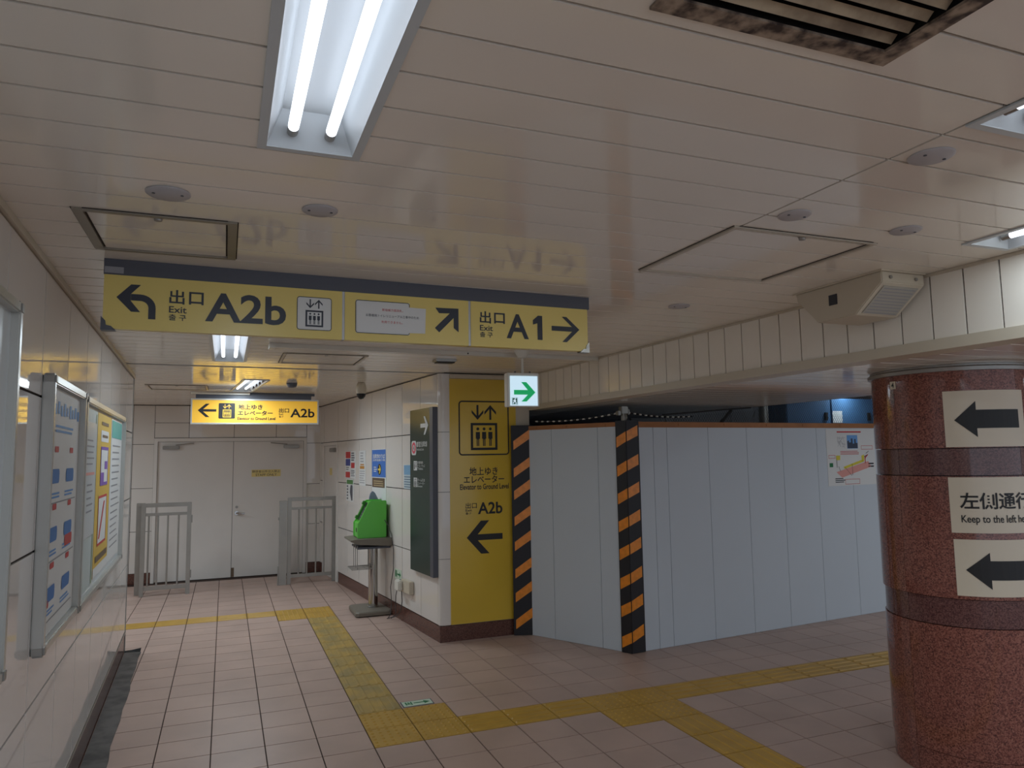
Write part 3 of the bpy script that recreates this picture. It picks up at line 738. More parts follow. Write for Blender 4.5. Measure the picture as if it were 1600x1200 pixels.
q.rect(0.0975, 0.130, 2.338, 2.364, d)
q.poly(pts + [(0.186, 2.267), (0.160, 2.267)] + pin[::-1], d); q.build('turn_arrow', M_INK, t, solid=False)
for a, w_ in ((0.234, 0.127), (1.568, 0.129)):
    letters(t, SF, M_INK, d, ('出', a, a + w_ * 0.44, 2.334, 2.392, 0.015), ('口', a + w_ * 0.57, a + w_, 2.336, 2.388, 0.02), ('Exit', a, a + w_ * 0.51, 2.298, 2.325, 0.012), ('출 구', a, a + w_ * 0.5, 2.267, 2.292, 0.012))
letters(t, SF, M_INK, d, ('A2b', 0.368, 0.685, 2.270, 2.392, 0.022), ('A', 1.705, 1.823, 2.268, 2.388, 0.02))
MB(SF).poly([(1.897, 2.268), (1.870, 2.268), (1.870, 2.350), (1.846, 2.342), (1.846, 2.364), (1.874, 2.388), (1.897, 2.388)], d).build('lettering', M_INK, t, solid=False)
pn = MB(SF).rrect(0.729, 0.876, 2.257, 2.402, 0.012, 0.001).build('pictogram', M_PAPER, t, solid=False)
q = MB(SF); q.ring(0.729, 0.876, 2.257, 2.402, 0.003, d, 0.012); lift_picto(q, 0.765, 0.840, 2.272, 2.392, d); q.build('pictogram_print', M_INK, pn, solid=False)
q = MB(SF); q.rect(0.981, 1.225, 2.257, 2.404, 0.001); pn = q.build('notice_field', M_PAPER, t, solid=False)
q = MB(SF); q.ring(0.979, 1.226, 2.256, 2.405, 0.003, d, 0.012); q.build('notice_outline', M_INK, pn, solid=False)
q = MB(SF)
arr = [(1.461, 2.395), (1.348, 2.393), (1.366, 2.368), (1.418, 2.370), (1.345, 2.298), (1.366, 2.278), (1.437, 2.350), (1.437, 2.302), (1.461, 2.283)]
q.poly(arr, d); q.build('arrow_up_right', M_INK, t, solid=False)
q = MB(SF); q.poly([(2.104, 2.330), (2.032, 2.264), (2.006, 2.264), (2.062, 2.318), (1.948, 2.318), (1.948, 2.342), (2.062, 2.342), (2.006, 2.391), (2.032, 2.391)], d); q.build('arrow_right', M_INK, t, solid=False)
t = thing('paper_notice', SF.P(1.14, 0, 2.26), 'white paper strip with red and black Japanese lines taped on the hanging sign', 'notice')
MB(SF).prism([(0.985, 2.262), (1.298, 2.268), (1.302, 2.383), (0.985, 2.390)], 0.002, 0.0032).build('sheet', M_PAPER, t)
letters(t, SF, M_RED, 0.004, ('新宿線方面改札、', 1.098, 1.195, 2.360, 2.372, 0.0), ('利用できません。', 1.095, 1.192, 2.305, 2.317, 0.0))
letters(t, SF, M_INK, 0.004, ('お客様用トイレリニューアル工事中のため', 1.025, 1.268, 2.332, 2.345, 0.0))
# lit back sign
KF = Fr((-1.24, 4.70, 0), (1.45, 0.05, 0))
t = thing('lit_sign', KF.P(0.72, 0, 2.13), 'lit yellow sign pointing left to the elevator and exit A2b', 'sign')
f = MB(KF)
for a in ((0.0, 1.446, 2.405, 2.422), (0.0, 1.446, 2.122, 2.139), (0.0, 0.016, 2.139, 2.405), (1.430, 1.446, 2.139, 2.405)): f.box(a[0], a[1], -0.1, 0.008, a[2], a[3])
f.build('sign_frame', M_ALU, t)
MB(KF).box(0.016, 1.430, -0.09, 0.0, 2.139, 2.405).build('lit_face', M_LITY, t)
MB(KF).box(0.05, 1.36, -0.07, -0.02, 2.422, 2.470).build('mount_bar', M_SIGNG, t)
MB(KF).box(-0.004, 0.64, -0.03, 0.03, 2.470, 2.492).build('mount_bracket', M_WHITE, t)
MB(KF).box(0.64, 1.40, -0.06, -0.03, 2.470, H - 0.001).build('mount_bracket', M_SIGNG, t)
q = MB(KF); arrow_left(q, 0.075, 0.275, 2.283, 0.078, 0.085, 0.028, 0.002); q.build('arrow_left', M_BLACK, t, solid=False)
pn = MB(KF).rrect(0.300, 0.480, 2.188, 2.370, 0.01, 0.002).build('pictogram', M_BLACK, t, solid=False)
q = MB(KF); lift_picto(q, 0.345, 0.438, 2.202, 2.356, 0.003); q.build('pictogram_print', M_LITY, pn, solid=False)
letters(t, KF, M_BLACK, 0.002, ('地上ゆき', 0.514, 0.789, 2.297, 2.358, 0.03), ('エレベーター', 0.510, 0.906, 2.228, 2.284, 0.035), ('Elevator to Ground Level', 0.508, 0.938, 2.172, 2.208, 0.026),
        ('出口', 0.977, 1.095, 2.262, 2.318, 0.022), ('Exit', 0.978, 1.03, 2.234, 2.256, 0.012), ('출구', 0.978, 1.03, 2.203, 2.226, 0.01), ('A2b', 1.110, 1.398, 2.206, 2.314, 0.02))
# exit light
EF = Fr((1.105, 0.60, 0), (0.9985, -0.054, 0))
t = thing('exit_light', EF.P(0.13, 0, 2.07), 'lit white emergency exit light with a green right arrow on a pipe', 'exit light')
MB(EF).box(0.0, 0.255, -0.075, 0.0, 2.070, 2.326).build('case', M_WHITE, t, bevel=0.004)
MB(EF).box(0.022, 0.240, 0.0002, 0.006, 2.078, 2.302).build('lit_face', M_LITW, t)
q = MB(EF); q.poly([(0.222, 2.178), (0.150, 2.108), (0.108, 2.108), (0.160, 2.160), (0.050, 2.160), (0.050, 2.196), (0.160, 2.196), (0.108, 2.256), (0.150, 2.256)], 0.0072); q.build('arrow_right', M_LITG, t, solid=False)
rb = MB(EF).rect(0.032, 0.080, 2.084, 2.138, 0.0072).build('running_figure_field', M_SGREEN, t, solid=False)
q = MB(EF); q.disc(0.060, 2.130, 0.0045, 0.008, 8); q.poly([(0.052, 2.124), (0.062, 2.122), (0.066, 2.112), (0.062, 2.108), (0.070, 2.098), (0.064, 2.087), (0.060, 2.088), (0.063, 2.098), (0.053, 2.106), (0.046, 2.092), (0.040, 2.094), (0.047, 2.110), (0.050, 2.117), (0.044, 2.113), (0.041, 2.116)], 0.008)
q.ring(0.034, 0.078, 2.086, 2.136, 0.003, 0.008); q.build('running_figure', M_LITW, rb, solid=False)
pc = EF.P(0.135, -0.035, 0)
MB().cyl((pc.x, pc.y, 2.322), (pc.x, pc.y, H - 0.05), 0.011, n=12).build('pipe', M_WHITE, t, smooth=True)
MB().lathe((pc.x, pc.y), [(0.02, H - 0.058), (0.032, H - 0.055), (0.055, H - 0.012), (0.06, H - 0.0006)], 24).build('ceiling_rose', M_WHITE, t, smooth=True)
for a in (0.075, 0.195):
    p = EF.P(a, -0.035, 0); MB().cyl((p.x, p.y, 2.325), (p.x, p.y, 2.342), 0.006).build('bolt', M_SIGNG, t)
# yellow pillar panel
t = thing('elevator_panel', PF.P(1.44, 0, 0.15), 'tall yellow wall panel with elevator pictogram and left arrow on the pillar', 'sign')
MB(PF).box(1.122, 1.80, 0.0, 0.004, 0.150, 2.445).build('panel_sheet', M_PANELY, t)
d = 0.0052
q = MB(PF); q.ring(1.211, 1.726, 1.710, 2.235, 0.013, d, 0.035); lift_picto(q, 1.332, 1.604, 1.760, 2.195, d, t=0.085); q.build('pictogram_print', M_BLACK, t, solid=False)
letters(t, PF, M_BLACK, d, ('地上ゆき', 1.315, 1.603, 1.520, 1.597, 0.014), ('エレベーター', 1.258, 1.668, 1.446, 1.516, 0.014), ('Elevator to Ground Level', 1.220, 1.715, 1.385, 1.438, 0.018),
        ('出口', 1.273, 1.385, 1.208, 1.262, 0.01), ('Exit', 1.273, 1.336, 1.180, 1.203, 0.012), ('출구', 1.273, 1.33, 1.152, 1.174, 0.01), ('A2b', 1.396, 1.646, 1.150, 1.263, 0.022))
q = MB(PF); arrow_left(q, 1.282, 1.643, 0.935, 0.155, 0.142, 0.056, d); q.build('arrow_left', M_BLACK, t, solid=False)
MB(PF).box(1.122, 1.70, 0.0, 0.02, 2.447, 2.485).build('top_channel', M_CREAM, t)
# green directory sign on the right wall
t = thing('directory_sign', RWF.P(-0.36, 0, 0.58), 'tall dark green wall sign with a white right arrow, on the right wall', 'sign')
MB(RWF).box(-0.668, -0.045, 0.001, 0.05, 0.585, 2.175).build('sign_board', M_DGREEN, t)
MB(RWF).box(-0.120, -0.04, 0.0008, 0.0515, 0.583, 2.177).build('edge_cover', M_SIGNG, t)
d = 0.0525
q = MB(RWF); a0, a1, zc = -0.365, -0.15, 2.008
q.poly([(a1, zc), (a1 - 0.085, zc - 0.09), (a1 - 0.125, zc - 0.09), (a1 - 0.075, zc - 0.02), (a0, zc - 0.02), (a0, zc + 0.02), (a1 - 0.075, zc + 0.02), (a1 - 0.125, zc + 0.09), (a1 - 0.085, zc + 0.09)], d); q.build('arrow_right', M_PAPER, t, solid=False)
lg = MB(RWF).rrect(-0.625, -0.487, 1.722, 1.864, 0.03, 0.0515).build('line_symbol', M_PAPER, t, solid=False)
q = MB(RWF); n = 24
O = [q.P(-0.556 + 0.056 * math.cos(2 * PI * k / n), d, 1.793 + 0.058 * math.sin(2 * PI * k / n)) for k in range(n)]
I = [q.P(-0.556 + 0.030 * math.cos(2 * PI * k / n), d, 1.793 + 0.032 * math.sin(2 * PI * k / n)) for k in range(n)]
q.f += [[O[k], O[(k + 1) % n], I[(k + 1) % n], I[k]] for k in range(n)]; q.build('line_ring', mat('line_rose', (226, 70, 96), 0.4), lg, solid=False)
MB(RWF).text('A', -0.572, -0.540, 1.775, 1.811, d, 0.02).build('lettering', M_BLACK, lg, solid=False)
letters(t, RWF, M_PAPER, d, ('都営浅草線', -0.474, -0.182, 1.800, 1.855, 0.008), ('Asakusa Line', -0.474, -0.275, 1.766, 1.792, 0.0), ('お客様用', -0.452, -0.30, 1.635, 1.662, 0.0), ('トイレ・きっぷ', -0.452, -0.245, 1.604, 1.630, 0.0), ('Toilets', -0.452, -0.30, 1.578, 1.600, 0.0),
        ('ホーム行き', -0.454, -0.25, 1.462, 1.492, 0.0), ('エレベーター', -0.454, -0.25, 1.432, 1.458, 0.0), ('Elevator', -0.454, -0.31, 1.408, 1.428, 0.0))
MB(RWF).rect(-0.561, -0.465, 1.570, 1.663, 0.0515).build('pictogram', M_PAPER, t, solid=False); pn = MB(RWF).rect(-0.562, -0.466, 1.407, 1.498, 0.0515).build('pictogram', M_PAPER, t, solid=False)
q = MB(RWF); q.disc(-0.535, 1.645, 0.009, d, 10); q.rect(-0.545, -0.525, 1.58, 1.633, d); q.disc(-0.492, 1.645, 0.009, d, 10); q.poly([(-0.505, 1.600), (-0.479, 1.600), (-0.486, 1.633), (-0.498, 1.633)], d); lift_picto(q, -0.545, -0.483, 1.412, 1.492, d); q.build('pictogram_print', M_INK, pn, solid=False)

# ------------------------------------------------------------------ posters on the right wall
def poster(name, fr, a0, a1, z0, z1, label, m_=None, cat='poster', group=None, d0=0.001):
    t = thing(name, fr.P((a0 + a1) / 2, 0, z0), label, cat, group)
    MB(fr).box(a0, a1, d0, d0 + 0.0015, z0, z1).build('sheet', m_ or M_PAPER, t); return t
def lines(q, a0, a1, z0, z1, n, d, fill=0.4, rnd=0.3):
    for k in range(n):
        zc = z1 - (k + 0.5) * (z1 - z0) / n; h = (z1 - z0) / n * fill / 2
        q.rect(a0, a1 - random.random() * rnd * (a1 - a0), zc - h, zc + h, d)
D = 0.0035; G = 'notices on the right wall'
t = poster('notice_sheet', RWF, -3.385, -2.885, 1.437, 1.792, 'notice sheet of red, blue and white blocks nearest the far railing', group=G)
for q in (MB(RWF).rect(-3.37, -3.13, 1.70, 1.785, D), MB(RWF).rect(-3.37, -3.15, 1.445, 1.52, D), MB(RWF).rect(-3.10, -2.93, 1.57, 1.64, D)): q.build('printed_block', M_RED, t, solid=False)
q = MB(RWF); q.rect(-3.37, -3.14, 1.60, 1.69, D); q.build('printed_block', mat('print_indigo', (70, 80, 150), 0.5), t, solid=False)
q = MB(RWF); lines(q, -3.10, -2.92, 1.46, 1.55, 4, D); lines(q, -3.09, -2.93, 1.66, 1.78, 4, D, 0.5); lines(q, -3.35, -3.2, 1.54, 1.59, 2, D); q.build('printed_lines', M_SIGNG, t, solid=False)
t = poster('notice_sheet', RWF, -3.330, -2.975, 1.135, 1.425, 'small notice sheet with a green heading below the red and blue one', group=G)
q = MB(RWF); q.rect(-3.31, -3.0, 1.36, 1.415, D); q.build('printed_heading', mat('print_green', (90, 140, 80), 0.5), t, solid=False)
q = MB(RWF)
for k in range(5): q.rect(-3.30, -3.24, 1.16 + k * 0.04, 1.18 + k * 0.04, D)
q.poly([(-3.12, 1.35), (-3.02, 1.35), (-3.02, 1.15), (-3.08, 1.15), (-3.15, 1.25)], D); q.build('printed_figures', M_SIGNG, t, solid=False)
t = poster('notice_sheet', RWF, -2.715, -2.430, 1.355, 1.795, 'narrow white text notice left of the blue poster', group=G)
q = MB(RWF); lines(q, -2.69, -2.46, 1.38, 1.55, 6, D, 0.25); lines(q, -2.66, -2.5, 1.64, 1.78, 4, D, 0.3); q.build('printed_lines', M_GREY, t, solid=False)
q = MB(RWF); q.rect(-2.68, -2.48, 1.565, 1.60, D); q.rect(-2.66, -2.50, 1.61, 1.625, D); q.build('printed_bars', mat('print_ochre', (200, 140, 60), 0.5), t, solid=False)
t = poster('direction_poster', RWF, -2.165, -1.615, 1.200, 1.800, 'blue poster with white Japanese heading and yellow arrow above the phone', group=G)
q = MB(RWF); q.rect(-2.155, -1.625, 1.475, 1.795, D); q.build('blue_field', M_BLUE, t, solid=False)
letters(t, RWF, M_PAPER, D + 0.001, ('浅草線のりば', -2.12, -1.65, 1.690, 1.745, 0.02), ('浅草線乗り場', -2.12, -1.65, 1.660, 1.686, 0.01)); q = MB(RWF); lines(q, -2.08, -1.95, 1.53, 1.60, 3, D + 0.001); q.build('printed_lines', M_PAPER, t, solid=False)
q = MB(RWF); n = 20; q.disc(-1.855, 1.565, 0.065, D + 0.001); q.build('arrow_disc', M_BLACK, t, solid=False)
q = MB(RWF); q.poly([(-1.80, 1.565), (-1.845, 1.615), (-1.87, 1.615), (-1.845, 1.575), (-1.91, 1.575), (-1.91, 1.555), (-1.845, 1.555), (-1.87, 1.515), (-1.845, 1.515)], D + 0.002); q.build('arrow_right', mat('print_yellow', (240, 210, 80), 0.5), t, solid=False)
q = MB(RWF); q.rect(-2.145, -1.66, 1.355, 1.465, D); q.build('brown_field', M_BROWN, t, solid=False)
q = MB(RWF); lines(q, -2.08, -1.7, 1.365, 1.44, 3, D + 0.001); q.build('printed_lines', mat('print_sand', (190, 170, 130), 0.5), t, solid=False)
t = poster('notice_sheet', RWF, -1.003, -0.675, 1.372, 1.624, 'pale blue printed notice partly behind the green wall sign', mat('paper_blue', (196, 210, 216), 0.5), group=G)
q = MB(RWF); q.rect(-0.995, -0.68, 1.52, 1.617, D); q.build('blue_heading', M_LBLUE, t, solid=False)
q = MB(RWF); lines(q, -0.99, -0.70, 1.38, 1.51, 5, D, 0.3); q.build('printed_lines', mat('print_steel', (70, 100, 130), 0.5), t, solid=False)
t = poster('exit_sticker', RWF, -1.305, -1.085, 0.405, 0.510, 'small pale green exit arrow sticker low on the right wall', M_GLOW, 'sticker')
q = MB(RWF); q.poly([(-1.105, 0.457), (-1.145, 0.49), (-1.145, 0.466), (-1.215, 0.466), (-1.215, 0.448), (-1.145, 0.448), (-1.145, 0.424)], D); q.rect(-1.285, -1.270, 0.42, 0.495, D); q.rect(-1.240, -1.228, 0.42, 0.495, D); q.disc(-1.255, 0.482, 0.010, D, 8); q.poly([(-1.264, 0.47), (-1.246, 0.47), (-1.244, 0.425), (-1.254, 0.44), (-1.266, 0.425)], D); q.build('exit_print', M_SGREEN, t, solid=False)
t = thing('power_outlet', RWF.P(-0.88, 0, 0.3), 'cream surface power outlet with plugged adapter beside the phone stand', 'outlet')
MB(RWF).box(-0.965, -0.70, 0.001, 0.05, 0.320, 0.448).build('outlet_box', M_CREAM, t, bevel=0.005)
MB(RWF).box(-1.075, -0.970, 0.001, 0.04, 0.310, 0.425).build('socket_plate', M_SIGNG, t, bevel=0.004)
MB(RWF).box(-1.03, -0.90, 0.0405 + 0.01, 0.10, 0.330, 0.438).build('plug_adapter', M_WHITE, t, bevel=0.012)

# ------------------------------------------------------------------ green public phone on its stand
SX, SY = 0.675, 3.78
t = thing('phone_stand', (SX, SY, 0), 'grey pedestal stand with chrome post carrying the green phone', 'stand')
def chamfer_plate(b, x0, x1, y0, y1, z0, z1, c, top=0.012):
    P = [(x0 + c, y0), (x1 - c, y0), (x1, y0 + c), (x1, y1 - c), (x1 - c, y1), (x0 + c, y1), (x0, y1 - c), (x0, y0 + c)]; mx, my = (x0 + x1) / 2, (y0 + y1) / 2
    A = [b.P(x, y, z0) for x, y in P]; B_ = [b.P(x, y, z1 - top) for x, y in P]; C_ = [b.P(mx + (x - mx) * 0.96, my + (y - my) * 0.96, z1) for x, y in P]
    b.f += [A, C_[::-1]]
    for Q, R_ in ((A, B_), (B_, C_)):
        for k in range(8): b.f.append([Q[k], Q[(k + 1) % 8], R_[(k + 1) % 8], R_[k]])
b = MB(); chamfer_plate(b, 0.475, 0.865, 3.54, 4.04, 0.012, 0.055, 0.03); b.build('foot_plate', M_TRAY, t)
for x in (0.52, 0.82):
    for y in (3.60, 3.98): MB().lathe((x, y), [(0.022, 0.0), (0.022, 0.0125)], 10).build('foot_pad', M_BLACK, t)
MB().lathe((0.705, 3.80), [(0.062, 0.055), (0.062, 0.068), (0.052, 0.07), (0.052, 0.715)], 28).build('post', M_CHROME, t, smooth=True)
b = MB(); b.box(0.50, 0.86, 3.60, 4.00, 0.712, 0.735); b.build('tray_underside', M_SIGNG, t, bevel=0.004)
b = MB(); A = []
prof = [(0.42, 0.802), (0.42, 0.818), (0.50, 0.824), (0.90, 0.824), (0.90, 0.745), (0.86, 0.736), (0.50, 0.768)]
A = [b.P(x, 3.56, z) for x, z in prof]; B_ = [b.P(x, 4.03, z) for x, z in prof]
# keep the tray clear of the slanting wall
for v in b.v: v.x = min(v.x, 1.02 - (v.y - 2.18) * 0.1068 - 0.004)
b.f += [A, B_[::-1]] + [[A[k], A[(k + 1) % 7], B_[(k + 1) % 7], B_[k]] for k in range(7)]
b.build('tray', M_TRAY, t)
b = MB()
for y in (3.62, 3.74, 3.86): b.tube([(0.50, y, 0.75), (0.50, y, 0.50)], 0.004, 5)
for y in (3.62, 3.86): b.tube([(0.66, y, 0.712), (0.66, y, 0.50)], 0.004, 5)
for y in (3.60, 3.68, 3.76, 3.84, 3.90): b.tube([(0.44, y, 0.50), (0.66, y, 0.50)], 0.004, 5)
for x in (0.44, 0.52, 0.60, 0.66): b.tube([(x, 3.60, 0.497), (x, 3.90, 0.497)], 0.004, 5)
b.build('wire_basket', M_STEELD, t)
t = thing('public_phone', (0.67, 3.78, 0.825), 'bright green public telephone with slanted keypad front on the stand', 'telephone')
prof = [(0.505, 0.832), (0.505, 0.985), (0.525, 1.01), (0.628, 1.215), (0.650, 1.228), (0.815, 1.228), (0.822, 1.222), (0.822, 0.832), (0.812, 0.826), (0.515, 0.826)]
for nm, y0, y1 in (('body', 3.64, 3.68), ('body', 3.90, 3.94)):
    b = MB(); A = [b.P(x, y0, z) for x, z in prof]; B_ = [b.P(x, y1, z) for x, z in prof]
    b.f += [A, B_[::-1]] + [[A[k], A[(k + 1) % 10], B_[(k + 1) % 10], B_[k]] for k in range(10)]
    b.build('side_cheek', M_GREEN, t, bevel=0.004)
prof = [(0.512, 0.834), (0.512, 0.985), (0.545, 1.01), (0.645, 1.205), (0.66, 1.215), (0.812, 1.215), (0.812, 0.834)]
b = MB(); A = [b.P(x, 3.6802, z) for x, z in prof]; B_ = [b.P(x, 3.8998, z) for x, z in prof]
b.f += [A, B_[::-1]] + [[A[k], A[(k + 1) % 7], B_[(k + 1) % 7], B_[k]] for k in range(7)]; b.build('body', M_GREEN, t)
b = MB(); sl = Vector((0.1, 0, 0.195)); nn = Vector((-0.195, 0, 0.1)).normalized()
def ph(u, y, d): return Vector((0.545, y, 1.01)) + sl * u + nn * d
def ph_box(b, u0, u1, y0, y1, d0, d1):
    o = len(b.v)
    for d in (d0, d1):
        for u, y in ((u0, y0), (u1, y0), (u1, y1), (u0, y1)): b.v.append(ph(u, y, d))
    b.f += [[o, o + 1, o + 2, o + 3], [o + 7, o + 6, o + 5, o + 4]] + [[o + k, o + (k + 1) % 4, o + 4 + (k + 1) % 4, o + 4 + k] for k in range(4)]
ph_box(b, 0.02, 0.98, 3.685, 3.895, 0.0003, 0.006); kp = b.build('keypad_plate', M_STEEL, t)
for r_ in range(4):
    for c_ in range(3): 
        b = MB(); ph_box(b, 0.12 + r_ * 0.14, 0.22 + r_ * 0.14, 3.70 + c_ * 0.03, 3.722 + c_ * 0.03, 0.0063, 0.011); b.build('key', M_SIGNG, kp)
b = MB(); ph_box(b, 0.74, 0.94, 3.70, 3.80, 0.0063, 0.008); b.build('display', M_BLACK, kp)
b = MB(); ph_box(b, 0.1, 0.92, 3.83, 3.875, 0.0063, 0.028); ph_box(b, 0.02, 0.2, 3.825, 3.88, 0.0063, 0.045); ph_box(b, 0.8, 0.99, 3.825, 3.88, 0.0063, 0.045); b.build('handset', mat('handset_green', (50, 130, 34), 0.35), t, bevel=0.004)
MB().box(0.5035, 0.505, 3.72, 3.75, 0.89, 0.935).build('coin_slot', M_BLACK, t)
t = thing('phone_guide', (0.74, 3.97, 0.826), 'grey rounded leaflet holder standing behind the green phone', 'holder')
b = MB(); pts = [(3.965, 0.0)]
pr_ = [(0.69, 0.826), (0.69, 1.25), (0.705, 1.30), (0.73, 1.32), (0.755, 1.30), (0.79, 1.23), (0.79, 0.826)]
A = [b.P(x, 3.955, z) for x, z in pr_]; B_ = [b.P(x, 3.985, z) for x, z in pr_]
b.f += [A, B_[::-1]] + [[A[k], A[(k + 1) % 7], B_[(k + 1) % 7], B_[k]] for k in range(7)]; b.build('holder_body', mat('holder_grey', (130, 135, 160), 0.4), t)
def wp(y, z, d=0.02): p = RWF.P(rs(y), d, z); return p
cab = MB().tube([(0.80, 3.645, 1.02), (0.835, 3.60, 0.95), (0.86, 3.55, 0.86), (0.87, 3.50, 0.70), wp(3.47, 0.5, 0.02), wp(3.55, 0.3, 0.025), wp(3.50, 0.12, 0.03), wp(3.46, 0.02, 0.06), wp(3.40, 0.008, 0.10)], 0.0045)
tag(cab.build('phone_cable', M_CABLE), 'thin grey cable hanging from the phone down to the floor', 'cable')
cab = MB().tube([wp(3.22, 0.34, 0.06), wp(3.30, 0.25, 0.05), wp(3.34, 0.15, 0.04), wp(3.30, 0.06, 0.05), wp(3.36, 0.008, 0.08)], 0.0045)
tag(cab.build('adapter_cable', M_CABLE), 'left of the two short cables hanging from the power outlet', 'cable')
cab = MB().tube([wp(3.06, 0.33, 0.07), wp(3.10, 0.22, 0.05), wp(3.17, 0.12, 0.04), wp(3.28, 0.04, 0.05), wp(3.38, 0.007, 0.12)], 0.0045)
tag(cab.build('adapter_cable', M_CABLE), 'right of the two short cables hanging from the power outlet', 'cable')

# ------------------------------------------------------------------ railings before the double door
def bar(t, nm, x0, x1, y0, y1, z0, z1): return MB().box(x0, x1, y0, y1, z0, z1).build(nm, M_STEELD, t, bevel=0.003)
t = thing('railing', (-1.57, 5.97, 0), 'brushed steel railing left of the double door', 'railing', 'steel railings before the double door')
bar(t, 'post', -1.905, -1.845, 6.10, 6.16, 0, 1.165); bar(t, 'post', -1.835, -1.785, 5.945, 5.995, 0.0, 1.165); bar(t, 'post', -1.300, -1.250, 5.945, 5.995, 0, 1.165)
bar(t, 'top_rail', -1.785, -1.300, 5.945, 5.995, 1.115, 1.165); bar(t, 'side_rail', -1.87, -1.80, 5.9955, 6.0995, 1.12, 1.165)
bar(t, 'middle_rail', -1.785, -1.300, 5.952, 5.988, 1.005, 1.040); bar(t, 'bottom_rail', -1.785, -1.300, 5.952, 5.988, 0.075, 0.125)
for x in (-1.745, -1.640, -1.525, -1.400): MB().cyl((x, 5.97, 0.1245), (x, 5.97, 1.0055), 0.011, n=10).build('baluster', M_STEELD, t, smooth=True)
for z in (0.2, 0.9): bar(t, 'hinge', -1.249, -1.236, 5.955, 5.985, z, z + 0.1)
t = thing('railing', (0.25, 6.09, 0), 'brushed steel railing right of the double door with a flat end post', 'railing', 'steel railings before the double door')
bar(t, 'end_post', -0.150, -0.050, 6.04, 6.10, 0.0, 1.130); bar(t, 'post', -0.040, 0.010, 6.065, 6.115, 0, 1.17); bar(t, 'post', 0.560, 0.615, 6.065, 6.115, 0, 1.17)
bar(t, 'top_rail', 0.0105, 0.5595, 6.065, 6.115, 1.122, 1.17); bar(t, 'middle_rail', 0.0105, 0.5595, 6.072, 6.108, 1.005, 1.035); bar(t, 'bottom_rail', 0.0105, 0.5595, 6.072, 6.108, 0.085, 0.130)
for x in (0.110, 0.222, 0.340, 0.449): MB().cyl((x, 6.09, 0.1295), (x, 6.09, 1.0055), 0.011, n=10).build('baluster', M_STEELD, t, smooth=True)
for z in (0.0, 0.87): bar(t, 'hinge_plate', -0.165, -0.152, 6.05, 6.08, z, z + 0.25 if z == 0 else z + 0.04)

# ------------------------------------------------------------------ poster frames on the left wall
def frame(a0, a1, z0, z1, label, tw=0.035):
    t = thing('poster_frame', LWF.P((a0 + a1) / 2, 0, z0), label, 'poster frame', 'poster frames on the left wall')
    MB(LWF).box(a0 + 0.01, a1 - 0.01, 0.002, 0.018, z0 + 0.01, z1 - 0.01).build('backboard', M_REFL, t)
    for nm, q in (('frame_bar', (a0, a0 + tw, z0, z1)), ('frame_bar', (a1 - tw, a1, z0, z1)), ('frame_bar', (a0 + tw, a1 - tw, z0, z0 + tw)), ('frame_bar', (a0 + tw, a1 - tw, z1 - tw, z1))):
        MB(LWF).box(q[0], q[1], 0.001, 0.045, q[2], q[3]).build(nm, M_ALU, t, bevel=0.005)
    for a in (a0, a1):
        e = 1 if a == a0 else -1
        for z in (z0, z1):
            ez = 1 if z == z0 else -1
            lo_a, hi_a = sorted((a - e * 0.003, a + e * 0.04)); lo_z, hi_z = sorted((z - ez * 0.003, z + ez * 0.04))
            MB(LWF).box(lo_a, hi_a, 0.0008, 0.049, lo_z, hi_z).build('corner_cap', M_STEELD, t, bevel=0.008)
    return t
frame(lw(-1.160), lw(-0.268), 0.972, 2.056, 'aluminium poster frame nearest the camera, holding the white and blue poster')
frame(lw(-0.232), lw(1.935), 0.962, 2.046, 'long aluminium poster frame holding three posters, one yellow')
frame(lw(-3.6), lw(-1.765), 1.05, 2.215, 'aluminium poster frame cut off at the left picture edge')
D0 = 0.0185; D = 0.0215
t = poster('white_poster', LWF, lw(-1.120), lw(-0.308), 1.012, 2.016, 'white poster with blue heading and small pictures in the nearest frame', d0=D0)
q = MB(LWF); 
for k in range(10): q.rect(lw(-1.07 + k * 0.075), lw(-1.02 + k * 0.075), 1.905 + 0.004 * (k % 3), 1.965 - 0.014 * (k % 2), D)
lines(q, lw(-0.95), lw(-0.45), 1.83, 1.87, 2, D, 0.5)
for r_ in range(3):
    for c_ in range(2): lines(q, lw(-1.05 + c_ * 0.38), lw(-0.80 + c_ * 0.38), 1.555 - r_ * 0.235, 1.585 - r_ * 0.235, 2, D, 0.5)
q.build('printed_lines', mat('print_script_blue', (90, 150, 215), 0.5), t, solid=False)
M_MBLUE = mat('print_mid_blue', (60, 120, 190), 0.5)
for r_ in range(3):
    for c_ in range(2):
        MB(LWF).rrect(lw(-1.03 + c_ * 0.38), lw(-0.82 + c_ * 0.38), 1.62 - r_ * 0.24, 1.68 - r_ * 0.24, 0.02, D).build('printed_picture', M_MBLUE, t, solid=False)
        MB(LWF).rrect(lw(-0.95 + c_ * 0.38), lw(-0.86 + c_ * 0.38), 1.75 - r_ * 0.24, 1.775 - r_ * 0.24, 0.008, D).build('printed_picture', M_RED, t, solid=False)
MB(LWF).rrect(lw(-0.62), lw(-0.42), 1.33, 1.38, 0.015, D).build('printed_picture', M_RED, t, solid=False); MB(LWF).rrect(lw(-1.06), lw(-0.95), 1.12, 1.15, 0.008, D).build('printed_picture', M_RED, t, solid=False)
q = MB(LWF); 
for r_ in range(3): lines(q, lw(-1.08), lw(-0.36), 1.535 - r_ * 0.237, 1.542 - r_ * 0.237, 1, D, 0.8, 0.02)
q.build('printed_rules', M_GREY, t, solid=False)
G2 = 'posters in the long frame'
t = poster('notice_poster', LWF, lw(-0.15), lw(0.32), 1.30, 1.925, 'curling grey white notice left of the yellow poster', M_REFL, group=G2, d0=0.024)
q = MB(LWF); q.rect(lw(-0.12), lw(0.28), 1.635, 1.65, 0.0265); q.build('printed_band', M_PINK, t, solid=False)
